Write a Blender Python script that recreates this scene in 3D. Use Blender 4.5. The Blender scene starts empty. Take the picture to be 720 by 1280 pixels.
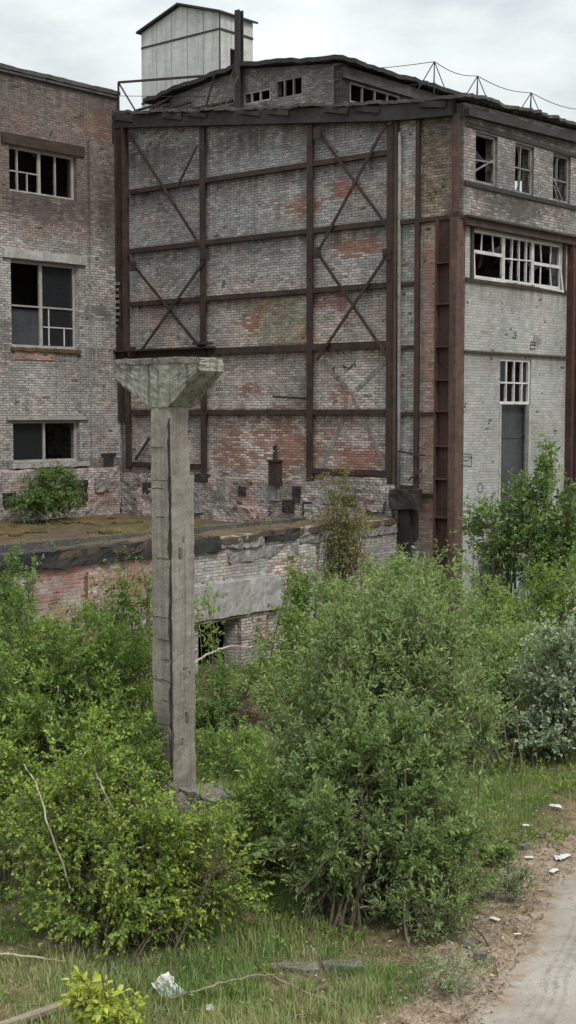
import bpy, math, random
import numpy as np
from mathutils import Vector, Matrix, noise
random.seed(11)
rng = np.random.default_rng(11)
SC = bpy.context.scene
COL = SC.collection

# ------------------------------------------------------------------ camera
FPX, CXP, CYP, HC = 1700.0, 360.0, 640.0, 6.2
PITCH = math.atan(125 / FPX)
cp, sp = math.cos(PITCH), math.sin(PITCH)
cam = bpy.data.cameras.new('camera')
cam.sensor_fit = 'VERTICAL'
cam.sensor_height = 36.0
cam.lens = 36.0 * FPX / 1280.0
cam.clip_end = 3000
cam_ob = bpy.data.objects.new('camera', cam)
COL.objects.link(cam_ob)
cam_ob.location = (0, 0, HC)
cam_ob.rotation_euler = (math.radians(90) - PITCH, 0, 0)
SC.camera = cam_ob


def ray(x, y):
    a = (x - CXP) / FPX
    b = (CYP - y) / FPX
    return Vector((a, cp + b * sp, -sp + b * cp))


def at_depth(x, y, Y):
    r = ray(x, y)
    t = Y / r.y
    return Vector((r.x * t, Y, HC + r.z * t))


def on_ground(x, y, z=0.0):
    r = ray(x, y)
    t = (z - HC) / r.z
    return Vector((r.x * t, r.y * t, z))


# site frame: origin at the foot of the steel corner, x to the right along the gable wall, y into the building
CORNER = at_depth(575, 515, 37.0)
CORNER.z = 0
ANG = math.atan(1980 / 1704)
EX = Vector((math.sin(ANG), -math.cos(ANG), 0))
EY = Vector((math.cos(ANG), math.sin(ANG), 0))
ROT = math.atan2(EX.y, EX.x)


def from_site(p):
    return CORNER + EX * p[0] + EY * p[1] + Vector((0, 0, p[2]))


def to_site(w):
    d = Vector(w) - CORNER
    return Vector((d.dot(EX), d.dot(EY), w[2]))


def on_gable(x, y, c=0.0):            # plane of the gable wall (or parallel to it): returns (sx, z)
    r = ray(x, y)
    o = (Vector((0, 0, HC)) - CORNER)
    t = (c - o.dot(EY)) / r.dot(EY)
    return (o.dot(EX) + r.dot(EX) * t, HC + r.z * t)


def on_side(x, y, c=0.0):             # plane of the side wall: returns (sy, z)
    r = ray(x, y)
    o = (Vector((0, 0, HC)) - CORNER)
    t = (c - o.dot(EX)) / r.dot(EX)
    return (o.dot(EY) + r.dot(EY) * t, HC + r.z * t)


# ------------------------------------------------------------------ materials
class NT:
    def __init__(s, name):
        s.m = bpy.data.materials.new(name)
        s.m.use_nodes = True
        s.t = s.m.node_tree
        s.t.nodes.clear()
        s.out = s.t.nodes.new('ShaderNodeOutputMaterial')

    def n(s, typ, out=0, props=None, **inp):
        nd = s.t.nodes.new('ShaderNode' + typ)
        for k, v in (props or {}).items():
            setattr(nd, k, v)
        for k, v in inp.items():
            key = int(k[1:]) if k[0] == '_' and k[1:].isdigit() else k.replace('_', ' ')
            sock = nd.inputs[key]
            if isinstance(v, bpy.types.NodeSocket):
                s.t.links.new(v, sock)
            else:
                if isinstance(v, tuple) and len(v) == 3 and sock.type == 'RGBA':
                    v = v + (1,)
                sock.default_value = v
        return nd.outputs[out]

    def math(s, op, a, b=0.0, clamp=False):
        return s.n('Math', props={'operation': op, 'use_clamp': clamp}, _0=a, _1=b)

    def mix(s, f, a, b, mode='MIX'):
        nd = s.t.nodes.new('ShaderNodeMix')
        nd.data_type = 'RGBA'
        nd.blend_type = mode
        for i, v in ((0, f), (6, a), (7, b)):
            if isinstance(v, bpy.types.NodeSocket):
                s.t.links.new(v, nd.inputs[i])
            else:
                nd.inputs[i].default_value = (v + (1,)) if isinstance(v, tuple) and len(v) == 3 else v
        return nd.outputs[2]

    def noise(s, vec, scale, detail=6, rough=.6, out=0):
        return s.n('TexNoise', out=out, Vector=vec, Scale=float(scale), Detail=float(detail), Roughness=rough)

    def step(s, v, a, b):
        nd = s.t.nodes.new('ShaderNodeMapRange')
        nd.interpolation_type = 'SMOOTHSTEP'
        s.t.links.new(v, nd.inputs[0])
        nd.inputs[1].default_value = a
        nd.inputs[2].default_value = b
        nd.inputs[3].default_value = 0
        nd.inputs[4].default_value = 1
        return nd.outputs[0]

    def scale(s, vec, xyz):
        return s.n('Mapping', Vector=vec, Scale=xyz)

    def uv(s):
        return s.n('UVMap', props={'uv_map': 'uv'})

    def pos(s):
        return s.n('TexCoord', out=3)

    def attr(s, name, out=2):
        return s.n('Attribute', out=out, props={'attribute_name': name})

    def bump(s, h, strength=.5, dist=.02):
        return s.n('Bump', Strength=strength, Distance=dist, Height=h)

    def finish(s, col, rough=.85, nrm=None, spec=.3, metal=0.0):
        kw = dict(Base_Color=col, Roughness=rough, Metallic=metal)
        if nrm is not None:
            kw['Normal'] = nrm
        kw['Specular_IOR_Level'] = spec
        b = s.n('BsdfPrincipled', **kw)
        s.t.links.new(b, s.out.inputs[0])
        return s.m


def srgb(r, g, b):
    f = lambda c: (c / 255 / 12.92) if c <= 10 else (((c / 255) + .055) / 1.055) ** 2.4
    return (f(r), f(g), f(b))


def brick_mat(name, paint_a, paint_b, bare, bare_amt=.45, patches=(), mortar=(.06, .054, .05), soot=.5,
              moss=0.0, upper=None, scale=.6, row=.078, darks=(), mortar_amt=.9, streak=.6, ledges=(), ledge_col=(.07, .045, .036), blot=.8, dark_amt=.5, tone=1.0, rag=1.0, speck=.85):
    """masonry in metres: worn paint over brick, bare patches (u, z, ru, rz), soot streaks; upper=(z, soft, colour)"""
    s = NT(name)
    uv = s.uv()
    wob = s.noise(uv, 1.7, 3)
    wv = s.n('VectorMath', props={'operation': 'SCALE'}, _0=s.n('VectorMath', props={'operation': 'SUBTRACT'}, _0=s.noise(uv, 1.3, 3, out=1), _1=(.5, .5, .5)), Scale=.05)
    uvd = s.n('VectorMath', props={'operation': 'ADD'}, _0=uv, _1=wv)
    bt = s.t.nodes.new('ShaderNodeTexBrick')
    s.t.links.new(uvd, bt.inputs['Vector'])
    for k, v in (('Scale', 1.0), ('Mortar Size', .0125), ('Mortar Smooth', .35), ('Bias', 0.0), ('Brick Width', .25), ('Row Height', row)):
        bt.inputs[k].default_value = v
    bt.inputs['Color1'].default_value = (0, 0, 0, 1)
    bt.inputs['Color2'].default_value = (1, 1, 1, 1)
    bt.inputs['Mortar'].default_value = (.5, .5, .5, 1)
    per = s.n('RGBToBW', Color=bt.outputs['Color'])
    fac = bt.outputs['Fac']
    big = s.noise(uv, scale, 9, .68)
    big2 = s.noise(s.n('VectorMath', props={'operation': 'ADD'}, _0=uv, _1=(37.0, 11.0, 5.0)), scale * 1.6, 9, .7)
    fine = s.noise(uv, 9, 5, .7)
    col = s.mix(s.step(big, .34, .66), paint_a, paint_b)
    if upper:
        z, soft, ucol = upper
        sepz = s.n('SeparateXYZ', out=1, Vector=uv)
        zz = s.math('ADD', sepz, s.math('MULTIPLY', s.math('SUBTRACT', big2, .5), soft * 2.2))
        col = s.mix(s.step(zz, z - soft, z + soft), col, ucol)
    # every brick a little different
    col = s.mix(1.0, col, s.n('MapRange', _0=s.math('ADD', s.math('MULTIPLY', per, .55), s.math('MULTIPLY', fine, .9)), _1=.1, _2=1.2, _3=1.0 - .64 * speck, _4=1.0 + .78 * speck), 'MULTIPLY')
    lowf = s.noise(uv, .32, 5, .62)
    col = s.mix(1.0, col, s.n('MapRange', _0=lowf, _1=.33, _2=.67, _3=.78, _4=1.22), 'MULTIPLY')
    hue = s.noise(s.n('VectorMath', props={'operation': 'ADD'}, _0=uv, _1=(91.0, 3.0, 0.0)), .75, 7, .68)
    col = s.mix(s.math('MULTIPLY', s.step(hue, .50, .64), tone), col, s.mix(1.0, col, (1.22, .93, .84), 'MULTIPLY'))
    col = s.mix(s.math('MULTIPLY', s.math('SUBTRACT', 1.0, s.step(hue, .36, .48)), tone), col, s.mix(1.0, col, (.88, 1.0, 1.03), 'MULTIPLY'))
    mid = s.noise(s.scale(uv, (1.0, 1.6, 1)), 4.2, 7, .78)
    col = s.mix(1.0, col, s.n('MapRange', _0=mid, _1=.32, _2=.68, _3=1.0 - .48 * rag, _4=1.0 + .5 * rag), 'MULTIPLY')
    # bare brick where the paint is gone
    m = s.math('ADD', s.math('ADD', s.math('MULTIPLY', big2, 1.0), s.math('MULTIPLY', per, .26)), s.math('MULTIPLY', fine, .30))
    bm_ = s.step(m, 1.14 - bare_amt * .5, 1.28 - bare_amt * .5)
    for (pu, pz, ru, rz) in patches:
        d = s.n('VectorMath', out=1, props={'operation': 'LENGTH'}, _0=s.n('VectorMath', props={'operation': 'DIVIDE'}, _0=s.n('VectorMath', props={'operation': 'SUBTRACT'}, _0=uv, _1=(pu, pz, 0)), _1=(ru, rz, 1)))
        dd = s.math('ADD', d, s.math('MULTIPLY', s.math('SUBTRACT', m, .78), 3.2))
        bm_ = s.math('MAXIMUM', bm_, s.math('SUBTRACT', 1.0, s.step(dd, .45, 1.05)))
    barecol = s.mix(s.math('ADD', s.math('MULTIPLY', per, .6), s.math('MULTIPLY', fine, .4)), tuple(c * .55 for c in bare), tuple(min(1, c * 1.35) for c in bare))
    col = s.mix(s.math('MULTIPLY', bm_, .72), col, barecol)
    # soot and rain streaks
    st = s.noise(s.scale(uv, (1.6, .16, 1)), 1.0, 8, .7)
    st2 = s.noise(s.scale(uv, (5.0, .35, 1)), 1.0, 6, .7)
    sm = s.step(s.math('ADD', s.math('MULTIPLY', st, .65), s.math('MULTIPLY', st2, .35)), .42, .72)
    col = s.mix(s.math('MULTIPLY', sm, streak * soot), col, (.045, .04, .038))
    if ledges:
        sepy = s.n('SeparateXYZ', out=1, Vector=uv)
        sl_ = s.step(s.noise(s.scale(uv, (3.4, .12, 1)), 1.0, 7, .75), .36, .66)
        lm = None
        for (lz, ll_) in ledges:
            d = s.math('SUBTRACT', lz, sepy)
            k = s.math('MULTIPLY', s.math('GREATER_THAN', d, -.1), s.math('SUBTRACT', 1.0, s.step(d, 0.0, ll_)))
            lm = k if lm is None else s.math('MAXIMUM', lm, k)
        col = s.mix(s.math('MULTIPLY', s.math('MULTIPLY', lm, sl_), .8), col, ledge_col)
    bl = s.step(s.noise(uv, 2.6, 8, .75), .53, .74)
    col = s.mix(s.math('MULTIPLY', bl, soot * blot), col, (.05, .043, .04))
    for (pu, pz, ru, rz) in darks:
        d = s.n('VectorMath', out=1, props={'operation': 'LENGTH'}, _0=s.n('VectorMath', props={'operation': 'DIVIDE'}, _0=s.n('VectorMath', props={'operation': 'SUBTRACT'}, _0=uv, _1=(pu, pz, 0)), _1=(ru, rz, 1)))
        dd = s.math('ADD', d, s.math('MULTIPLY', s.math('SUBTRACT', m, .78), 2.4))
        col = s.mix(s.math('MULTIPLY', s.math('SUBTRACT', 1.0, s.step(dd, .4, 1.1)), dark_amt), col, (.05, .043, .04))
    if moss:
        mm = s.step(s.noise(uv, 1.1, 8, .75), .62 - moss * .25, .72 - moss * .2)
        col = s.mix(s.math('MULTIPLY', mm, .8), col, s.mix(fine, (.05, .055, .02), (.13, .12, .045)))
    # joints, eroded unevenly
    er = s.step(s.noise(uv, 3.1, 6, .7), .36, .62)
    col = s.mix(s.math('MULTIPLY', fac, s.math('ADD', mortar_amt * .45, s.math('MULTIPLY', er, mortar_amt * .55))), col, mortar)
    gone = s.step(s.math('ADD', s.math('MULTIPLY', per, .5), s.math('MULTIPLY', s.noise(uv, 2.2, 4), .9)), .98, 1.03)
    col = s.mix(s.math('MULTIPLY', gone, .8), col, (.03, .026, .024))
    h = s.math('SUBTRACT', s.math('ADD', s.math('MULTIPLY', fine, .5), s.math('MULTIPLY', per, .3)), s.math('ADD', fac, gone))
    return s.finish(col, .92, s.bump(h, .55, .03), .15)


def rough_mat(name, ca, cb, cc=None, scale=1.2, bump=.5, streaks=0.0, sfreq=(4, 4, .25), streak_col=(.03, .028, .026), rough=.9, cc_amt=.5, dist=.03, spec=.2, metal=0.0, space='pos'):
    s = NT(name)
    v = s.pos() if space == 'pos' else s.uv()
    a = s.noise(v, scale, 8, .7)
    b = s.noise(v, scale * 4.3, 8, .7)
    f = s.noise(v, scale * 20, 4, .7)
    col = s.mix(s.step(s.math('ADD', s.math('MULTIPLY', a, .6), s.math('MULTIPLY', b, .4)), .36, .64), ca, cb)
    if cc:
        col = s.mix(s.step(s.math('ADD', s.math('MULTIPLY', b, .6), s.math('MULTIPLY', a, .4)), .68 - cc_amt * .3, .76 - cc_amt * .25), col, cc)
    if streaks:
        st = s.noise(s.scale(v, sfreq), 1.0, 7, .7)
        col = s.mix(s.math('MULTIPLY', s.step(st, .45, .68), streaks), col, streak_col)
    col = s.mix(1.0, col, s.n('MapRange', _0=f, _1=.2, _2=.8, _3=.7, _4=1.3), 'MULTIPLY')
    return s.finish(col, rough, s.bump(s.math('ADD', s.math('MULTIPLY', b, .6), s.math('MULTIPLY', f, .4)), bump, dist), spec, metal)


def leaf_mat(name, dark, light, young, trans=.35, back=None):
    s = NT(name)
    t = s.attr('tint')
    u = s.attr('youth')
    col = s.mix(t, dark, light)
    col = s.mix(u, col, young)
    if back:
        col = s.mix(s.n('NewGeometry', out=6), col, back)
    d = s.n('BsdfPrincipled', Base_Color=col, Roughness=.5, Specular_IOR_Level=.2)
    tr = s.n('BsdfTranslucent', Color=s.mix(1.0, col, (1.25, 1.3, .55), 'MULTIPLY'))
    o = s.n('MixShader', _0=trans, _1=d, _2=tr)
    s.t.links.new(o, s.out.inputs[0])
    return s.m


M = {}
M['gable_brick'] = brick_mat('gable_brick', (.26, .225, .208), (.42, .375, .35), (.30, .125, .08), .34, soot=.42, upper=(10.0, 1.9, (.25, .243, .236)),
    patches=[(-5.6, 12.3, .9, .4), (-4.0, 12.55, .6, .35), (-3.4, 10.95, 1.1, .3), (-4.0, 6.75, .5, .35), (-6.2, 5.2, 1.6, 1.0), (-4.3, 9.3, .5, .3),
             (-3.4, 4.7, 1.4, .8), (-6.9, 8.9, 1.2, .5), (-5.0, 9.4, .8, .3), (-8.4, 5.0, .8, 1.0), (-7.6, 6.9, .8, .3), (-11.3, 6.6, 1.2, .5)], tone=.5, speck=.75,
    darks=[(-11.5, 14.2, 1.6, .9), (-8.0, 14.4, 1.6, .5), (-11.2, 10.6, .8, .7), (-9.3, 7.2, .4, .7)], dark_amt=.35, blot=.5,
    ledges=[(13.41, .8), (11.49, .7), (9.75, .6), (8.1, .8), (6.2, .7), (14.6, 1.1)])
M['patch_brick'] = brick_mat('patch_brick', (.21, .19, .15), (.30, .27, .22), (.22, .13, .09), .3, soot=.6, mortar=(.07, .06, .05))
M['strip_brick'] = brick_mat('strip_brick', (.27, .27, .255), (.36, .35, .33), (.24, .10, .07), .1, soot=.45, moss=.12, mortar=(.13, .12, .11))
M['corner_brick'] = brick_mat('corner_brick', (.14, .11, .085), (.22, .18, .14), (.23, .10, .075), .45, soot=.7, moss=.42, mortar=(.05, .045, .04), upper=None)
M['red_brick'] = brick_mat('red_brick', (.27, .17, .14), (.36, .28, .25), (.30, .10, .065), .62, soot=.4, mortar=(.17, .15, .14), moss=.05)
M['side_upper_brick'] = brick_mat('side_upper_brick', (.155, .143, .135), (.235, .22, .208), (.20, .12, .09), .15, tone=.5, soot=.5, ledges=[(12.3, .6), (14.3, .7)], blot=.5, mortar=(.07, .063, .06),
    darks=[(2.5, 12.0, 2.5, .4), (3.0, 14.2, 4, .25)])
M['side_lower_brick'] = brick_mat('side_lower_brick', (.255, .255, .245), (.325, .318, .305), (.24, .14, .11), -.3, tone=.2, rag=.42, speck=.42, soot=.34, ledges=[(11.2, .5), (9.75, 1.0), (7.8, .7)], ledge_col=(.12, .105, .09), blot=.35, mortar=(.17, .17, .165), mortar_amt=.4, scale=.45,
    darks=[(1.1, 8.4, .3, .1), (4.0, 8.3, .25, .2)])
M['left_brick'] = brick_mat('left_brick', (.235, .217, .206), (.355, .335, .32), (.21, .115, .085), .14, tone=.45, speck=.72, soot=.5, upper=(11.8, 1.4, (.15, .118, .105)), ledges=[(16.5, 1.2), (12.95, .9), (8.2, 1.0), (4.6, .7)], ledge_col=(.06, .052, .046), blot=.55,
    patches=[(-1.0, 15.6, .7, .6), (-3.6, 8.0, .8, .2), (-1.2, 4.2, 1.5, .5), (-2.5, 3.6, 3.0, .5)],
    darks=[(-3.2, 12.5, 2.2, .5), (-4.9, 8.5, .5, 1.0), (-1.0, 9.5, .8, .3), (-3.0, 16.6, 4, .3), (-.6, 12.0, .5, 2.2)])
M['plinth_brick'] = brick_mat('plinth_brick', (.24, .195, .18), (.37, .33, .315), (.26, .13, .10), .55, soot=.5, moss=.16, mortar=(.08, .07, .065), mortar_amt=.9)
M['annex_white'] = brick_mat('annex_white', (.25, .225, .21), (.41, .385, .365), (.25, .125, .095), .42, soot=.62, moss=.1, mortar=(.15, .135, .125), patches=[(-5.4, 1.7, .5, .9), (-4.6, 2.1, .6, .5), (-6.2, .8, .8, .7)])
M['annex_red'] = brick_mat('annex_red', (.22, .15, .125), (.40, .34, .31), (.235, .075, .05), .9, soot=.5, moss=.15, mortar=(.27, .24, .22))
M['rust'] = rough_mat('rust', (.022, .016, .014), (.058, .036, .028), (.17, .078, .045), 2.4, .5, cc_amt=.3, rough=.8, spec=.3)
M['rust_light'] = rough_mat('rust_light', (.062, .038, .031), (.12, .075, .06), (.19, .095, .055), 1.2, .4, streaks=.6, cc_amt=.3, rough=.85)
M['rust_red'] = rough_mat('rust_red', (.042, .023, .02), (.085, .044, .035), (.17, .085, .055), .9, .4, streaks=.6, cc_amt=.35, rough=.8)
M['dark_metal'] = rough_mat('dark_metal', (.022, .02, .02), (.05, .042, .04), None, 2.0, .3, rough=.7)
M['bitumen'] = rough_mat('bitumen', (.022, .021, .021), (.048, .045, .044), (.12, .115, .11), 1.5, .8, cc_amt=.2, dist=.05)
M['roof_edge'] = rough_mat('roof_edge', (.05, .047, .045), (.10, .095, .09), (.18, .175, .165), 2.2, .8, cc_amt=.3, dist=.05)
M['moss_roof'] = rough_mat('moss_roof', (.055, .046, .038), (.125, .085, .042), (.165, .105, .035), .7, 1.0, cc_amt=.2, dist=.06)
M['moss'] = rough_mat('moss', (.07, .056, .03), (.135, .092, .036), (.075, .075, .034), 1.6, 1.0, cc_amt=.3, dist=.06)
M['concrete'] = rough_mat('concrete', (.24, .235, .22), (.34, .33, .31), (.15, .145, .13), 1.4, .5, streaks=.45, streak_col=(.10, .095, .085))
M['pillar_concrete'] = rough_mat('pillar_concrete', (.17, .152, .126), (.262, .238, .2), (.105, .096, .084), 1.1, .6, streaks=.75, sfreq=(9, 9, .35), streak_col=(.12, .108, .095), cc_amt=.3)
M['pillar_flank'] = rough_mat('pillar_flank', (.185, .167, .142), (.265, .242, .208), (.13, .12, .105), 1.3, .6, streaks=.65, sfreq=(10, 10, .3), streak_col=(.12, .105, .09), cc_amt=.25)
M['broken_concrete'] = rough_mat('broken_concrete', (.12, .105, .09), (.24, .22, .19), (.33, .31, .29), 5.0, 1.0, cc_amt=.4, dist=.06)
M['mossy_concrete'] = rough_mat('mossy_concrete', (.165, .168, .135), (.29, .285, .245), (.40, .395, .36), 1.8, .5, streaks=.95, sfreq=(11, 11, .7), streak_col=(.05, .058, .04), cc_amt=.3)
M['plaster_old'] = rough_mat('plaster_old', (.15, .135, .125), (.29, .275, .265), (.10, .088, .08), 2.2, .8, streaks=.6, streak_col=(.09, .08, .07), cc_amt=.4)
M['plaster'] = rough_mat('plaster', (.24, .225, .215), (.39, .375, .36), (.17, .145, .13), 1.3, .5, streaks=.4, streak_col=(.16, .14, .13), cc_amt=.35)
M['old_white'] = rough_mat('old_white', (.36, .35, .34), (.56, .55, .54), (.16, .14, .13), 3.0, .3, cc_amt=.2)
M['old_frame'] = rough_mat('old_frame', (.22, .20, .19), (.36, .34, .325), (.12, .10, .09), 3.0, .3, cc_amt=.3)
M['steel_frame'] = rough_mat('steel_frame', (.12, .11, .105), (.26, .25, .24), (.09, .06, .05), 3.0, .3, cc_amt=.35)
M['cladding'] = rough_mat('cladding', (.36, .365, .34), (.53, .54, .51), (.22, .205, .18), .9, .15, streaks=.7, streak_col=(.28, .275, .25), cc_amt=.3, rough=.7)
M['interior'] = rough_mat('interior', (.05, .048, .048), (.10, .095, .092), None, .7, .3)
M['door_sheet'] = rough_mat('door_sheet', (.036, .038, .044), (.06, .062, .07), None, .6, .2, streaks=.35, rough=.6)
M['timber'] = rough_mat('timber', (.17, .13, .10), (.30, .25, .20), (.10, .08, .06), 2.0, .4)
M['bark'] = rough_mat('bark', (.07, .055, .04), (.14, .115, .09), None, 6.0, .6)
M['pale_bark'] = rough_mat('pale_bark', (.30, .26, .18), (.45, .40, .29), None, 4.0, .4)
M['white_scrap'] = rough_mat('white_scrap', (.40, .40, .385), (.60, .60, .585), (.22, .20, .17), 9.0, .2, rough=.6)
M['blue_fence'] = rough_mat('blue_fence', (.20, .25, .27), (.28, .33, .35), (.12, .11, .10), 1.5, .3, streaks=.4)
M['ink'] = rough_mat('ink', (.03, .03, .032), (.05, .05, .052), None, 8, .1)
gl = NT('dirty_glass')
gg = gl.n('MixShader', _0=.55, _1=gl.n('BsdfTransparent', Color=(.6, .62, .64)), _2=gl.n('BsdfPrincipled', Base_Color=(.028, .03, .033), Roughness=.3, Specular_IOR_Level=.35))
gl.t.links.new(gg, gl.out.inputs[0])
M['glass'] = gl.m


# ------------------------------------------------------------------ mesh building
class MB:
    def __init__(s):
        s.v, s.f = [], []

    def add(s, vs, fs):
        o = len(s.v)
        s.v.extend(Vector(v) for v in vs)
        s.f.extend(tuple(i + o for i in f) for f in fs)
        return s

    def box(s, lo, hi):
        x0, x1 = sorted((lo[0], hi[0])); y0, y1 = sorted((lo[1], hi[1])); z0, z1 = sorted((lo[2], hi[2]))
        return s.add([(x0, y0, z0), (x1, y0, z0), (x1, y1, z0), (x0, y1, z0), (x0, y0, z1), (x1, y0, z1), (x1, y1, z1), (x0, y1, z1)],
                     [(0, 3, 2, 1), (4, 5, 6, 7), (0, 1, 5, 4), (1, 2, 6, 5), (2, 3, 7, 6), (3, 0, 4, 7)])

    def bar(s, p, q, w, h, up=(0, 0, 1)):
        """rectangular bar from p to q: w across, h along up"""
        p, q = Vector(p), Vector(q)
        d = (q - p).normalized()
        up = Vector(up)
        sd = d.cross(up)
        if sd.length < 1e-4:
            sd = d.cross(Vector((1, 0, 0)))
        sd.normalize()
        u = sd.cross(d).normalized()
        a, b = sd * w / 2, u * h / 2
        vs = [p - a - b, p + a - b, p + a + b, p - a + b, q - a - b, q + a - b, q + a + b, q - a + b]
        return s.add(vs, [(0, 1, 2, 3), (7, 6, 5, 4), (0, 4, 5, 1), (1, 5, 6, 2), (2, 6, 7, 3), (3, 7, 4, 0)])

    def tube(s, pts, rad, seg=6):
        pts = [Vector(p) for p in pts]
        o = len(s.v)
        n = len(pts)
        for i, p in enumerate(pts):
            d = (pts[min(i + 1, n - 1)] - pts[max(i - 1, 0)]).normalized()
            a = d.orthogonal().normalized()
            b = d.cross(a)
            r = rad[i] if isinstance(rad, (list, tuple)) else rad
            for k in range(seg):
                t = 2 * math.pi * k / seg
                s.v.append(p + (a * math.cos(t) + b * math.sin(t)) * r)
        for i in range(n - 1):
            for k in range(seg):
                k2 = (k + 1) % seg
                s.f.append((o + i * seg + k, o + i * seg + k2, o + (i + 1) * seg + k2, o + (i + 1) * seg + k))
        s.f.append(tuple(o + k for k in reversed(range(seg))))
        s.f.append(tuple(o + (n - 1) * seg + k for k in range(seg)))
        return s

    def rough(s, lo, hi, res, amp, freq=1.5, taper=None):
        """a box whose faces are broken up by noise: worn masonry or concrete"""
        lo, hi = Vector(lo), Vector(hi)
        n = [max(1, min(90, int(round((hi[i] - lo[i]) / res)))) for i in range(3)]
        cache = {}

        def vid(i, j, k):
            key = (i, j, k)
            if key not in cache:
                p = Vector((lo.x + (hi.x - lo.x) * i / n[0], lo.y + (hi.y - lo.y) * j / n[1], lo.z + (hi.z - lo.z) * k / n[2]))
                w = noise.noise_vector(p * freq) * .7 + noise.noise_vector(p * freq * 3.1) * .45
                q = p + w * amp
                if taper:
                    q = taper(q)
                cache[key] = len(s.v)
                s.v.append(q)
            return cache[key]
        for ax in range(3):
            a, b = (ax + 1) % 3, (ax + 2) % 3
            for side in (0, n[ax]):
                for i in range(n[a]):
                    for j in range(n[b]):
                        ids = []
                        for (di, dj) in ((0, 0), (1, 0), (1, 1), (0, 1)):
                            c = [0, 0, 0]
                            c[ax] = side; c[a] = i + di; c[b] = j + dj
                            ids.append(vid(*c))
                        s.f.append(tuple(ids) if side else tuple(reversed(ids)))
        return s

    def build(s, name, mat, parent=None, off=(0, 0, 0), smooth=False):
        off = Vector(off)
        me = bpy.data.meshes.new(name)
        me.from_pydata([tuple(v - off) for v in s.v], [], s.f)
        me.update()
        uvl = me.uv_layers.new(name='uv')
        co = np.array([tuple(v) for v in s.v]) if s.v else np.zeros((0, 3))
        uvs = np.zeros((len(me.loops), 2), np.float32)
        li = 0
        for p in me.polygons:
            nx, ny, nz = (abs(c) for c in p.normal)
            if nz > .75:
                ax = (0, 1)
            elif nx > ny:
                ax = (1, 2)
            else:
                ax = (0, 2)
            for l in p.loop_indices:
                vi = me.loops[l].vertex_index
                uvs[l, 0] = co[vi, ax[0]]
                uvs[l, 1] = co[vi, ax[1]]
        uvl.data.foreach_set('uv', uvs.ravel())
        if smooth:
            me.polygons.foreach_set('use_smooth', [True] * len(me.polygons))
        if mat:
            me.materials.append(M[mat] if isinstance(mat, str) else mat)
        o = bpy.data.objects.new(name, me)
        COL.objects.link(o)
        if parent is not None:
            o.parent = parent
        return o


def tag(o, label, cat=None, group=None, kind=None):
    if label:
        o['label'] = label
    if cat:
        o['category'] = cat
    if group:
        o['group'] = group
    if kind or cat:
        o['kind'] = kind or 'thing'
    return o


class Thing:
    """an Empty at the base of a thing; parts are built in the site frame (or world frame) and parented to it"""
    def __init__(s, name, label, cat, base, site=True, group=None):
        s.base = Vector(base)
        s.e = bpy.data.objects.new(name, None)
        s.e.empty_display_size = .3
        COL.objects.link(s.e)
        if site:
            s.e.location = from_site(s.base)
            s.e.rotation_euler = (0, 0, ROT)
        else:
            s.e.location = s.base
        tag(s.e, label, cat, group)

    def each(s, name, mb, mat, parent=None):
        """every loose piece of the mesh becomes a part of its own"""
        par = list(range(len(mb.v)))

        def root(i):
            while par[i] != i:
                par[i] = par[par[i]]
                i = par[i]
            return i
        for f in mb.f:
            for k in f[1:]:
                a, b = root(f[0]), root(k)
                if a != b:
                    par[b] = a
        groups = {}
        for f in mb.f:
            groups.setdefault(root(f[0]), []).append(f)
        for fs in groups.values():
            ids = sorted({i for f in fs for i in f})
            mp = {i: k for k, i in enumerate(ids)}
            m = MB()
            m.add([mb.v[i] for i in ids], [tuple(mp[i] for i in f) for f in fs])
            s.part(name, m, mat, parent)

    def part(s, name, mb, mat, parent=None, smooth=False, label=None):
        o = mb.build(name, mat, parent or s.e, s.base, smooth)
        if label:
            o['label'] = label
        return o


def solo(name, mb, mat, base, label, cat, site=True, group=None, smooth=False):
    """a thing that is one mesh"""
    o = mb.build(name, mat, None, base, smooth)
    if site:
        o.location = from_site(Vector(base)); o.rotation_euler = (0, 0, ROT)
    else:
        o.location = Vector(base)
    return tag(o, label, cat, group)


def map_gable(c=0.0):       # faces -y of the site
    return lambda a, z, d=0.0: (a, c - d, z)


def map_side(c=0.0):        # faces +x of the site
    return lambda a, z, d=0.0: (c + d, a, z)


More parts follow.
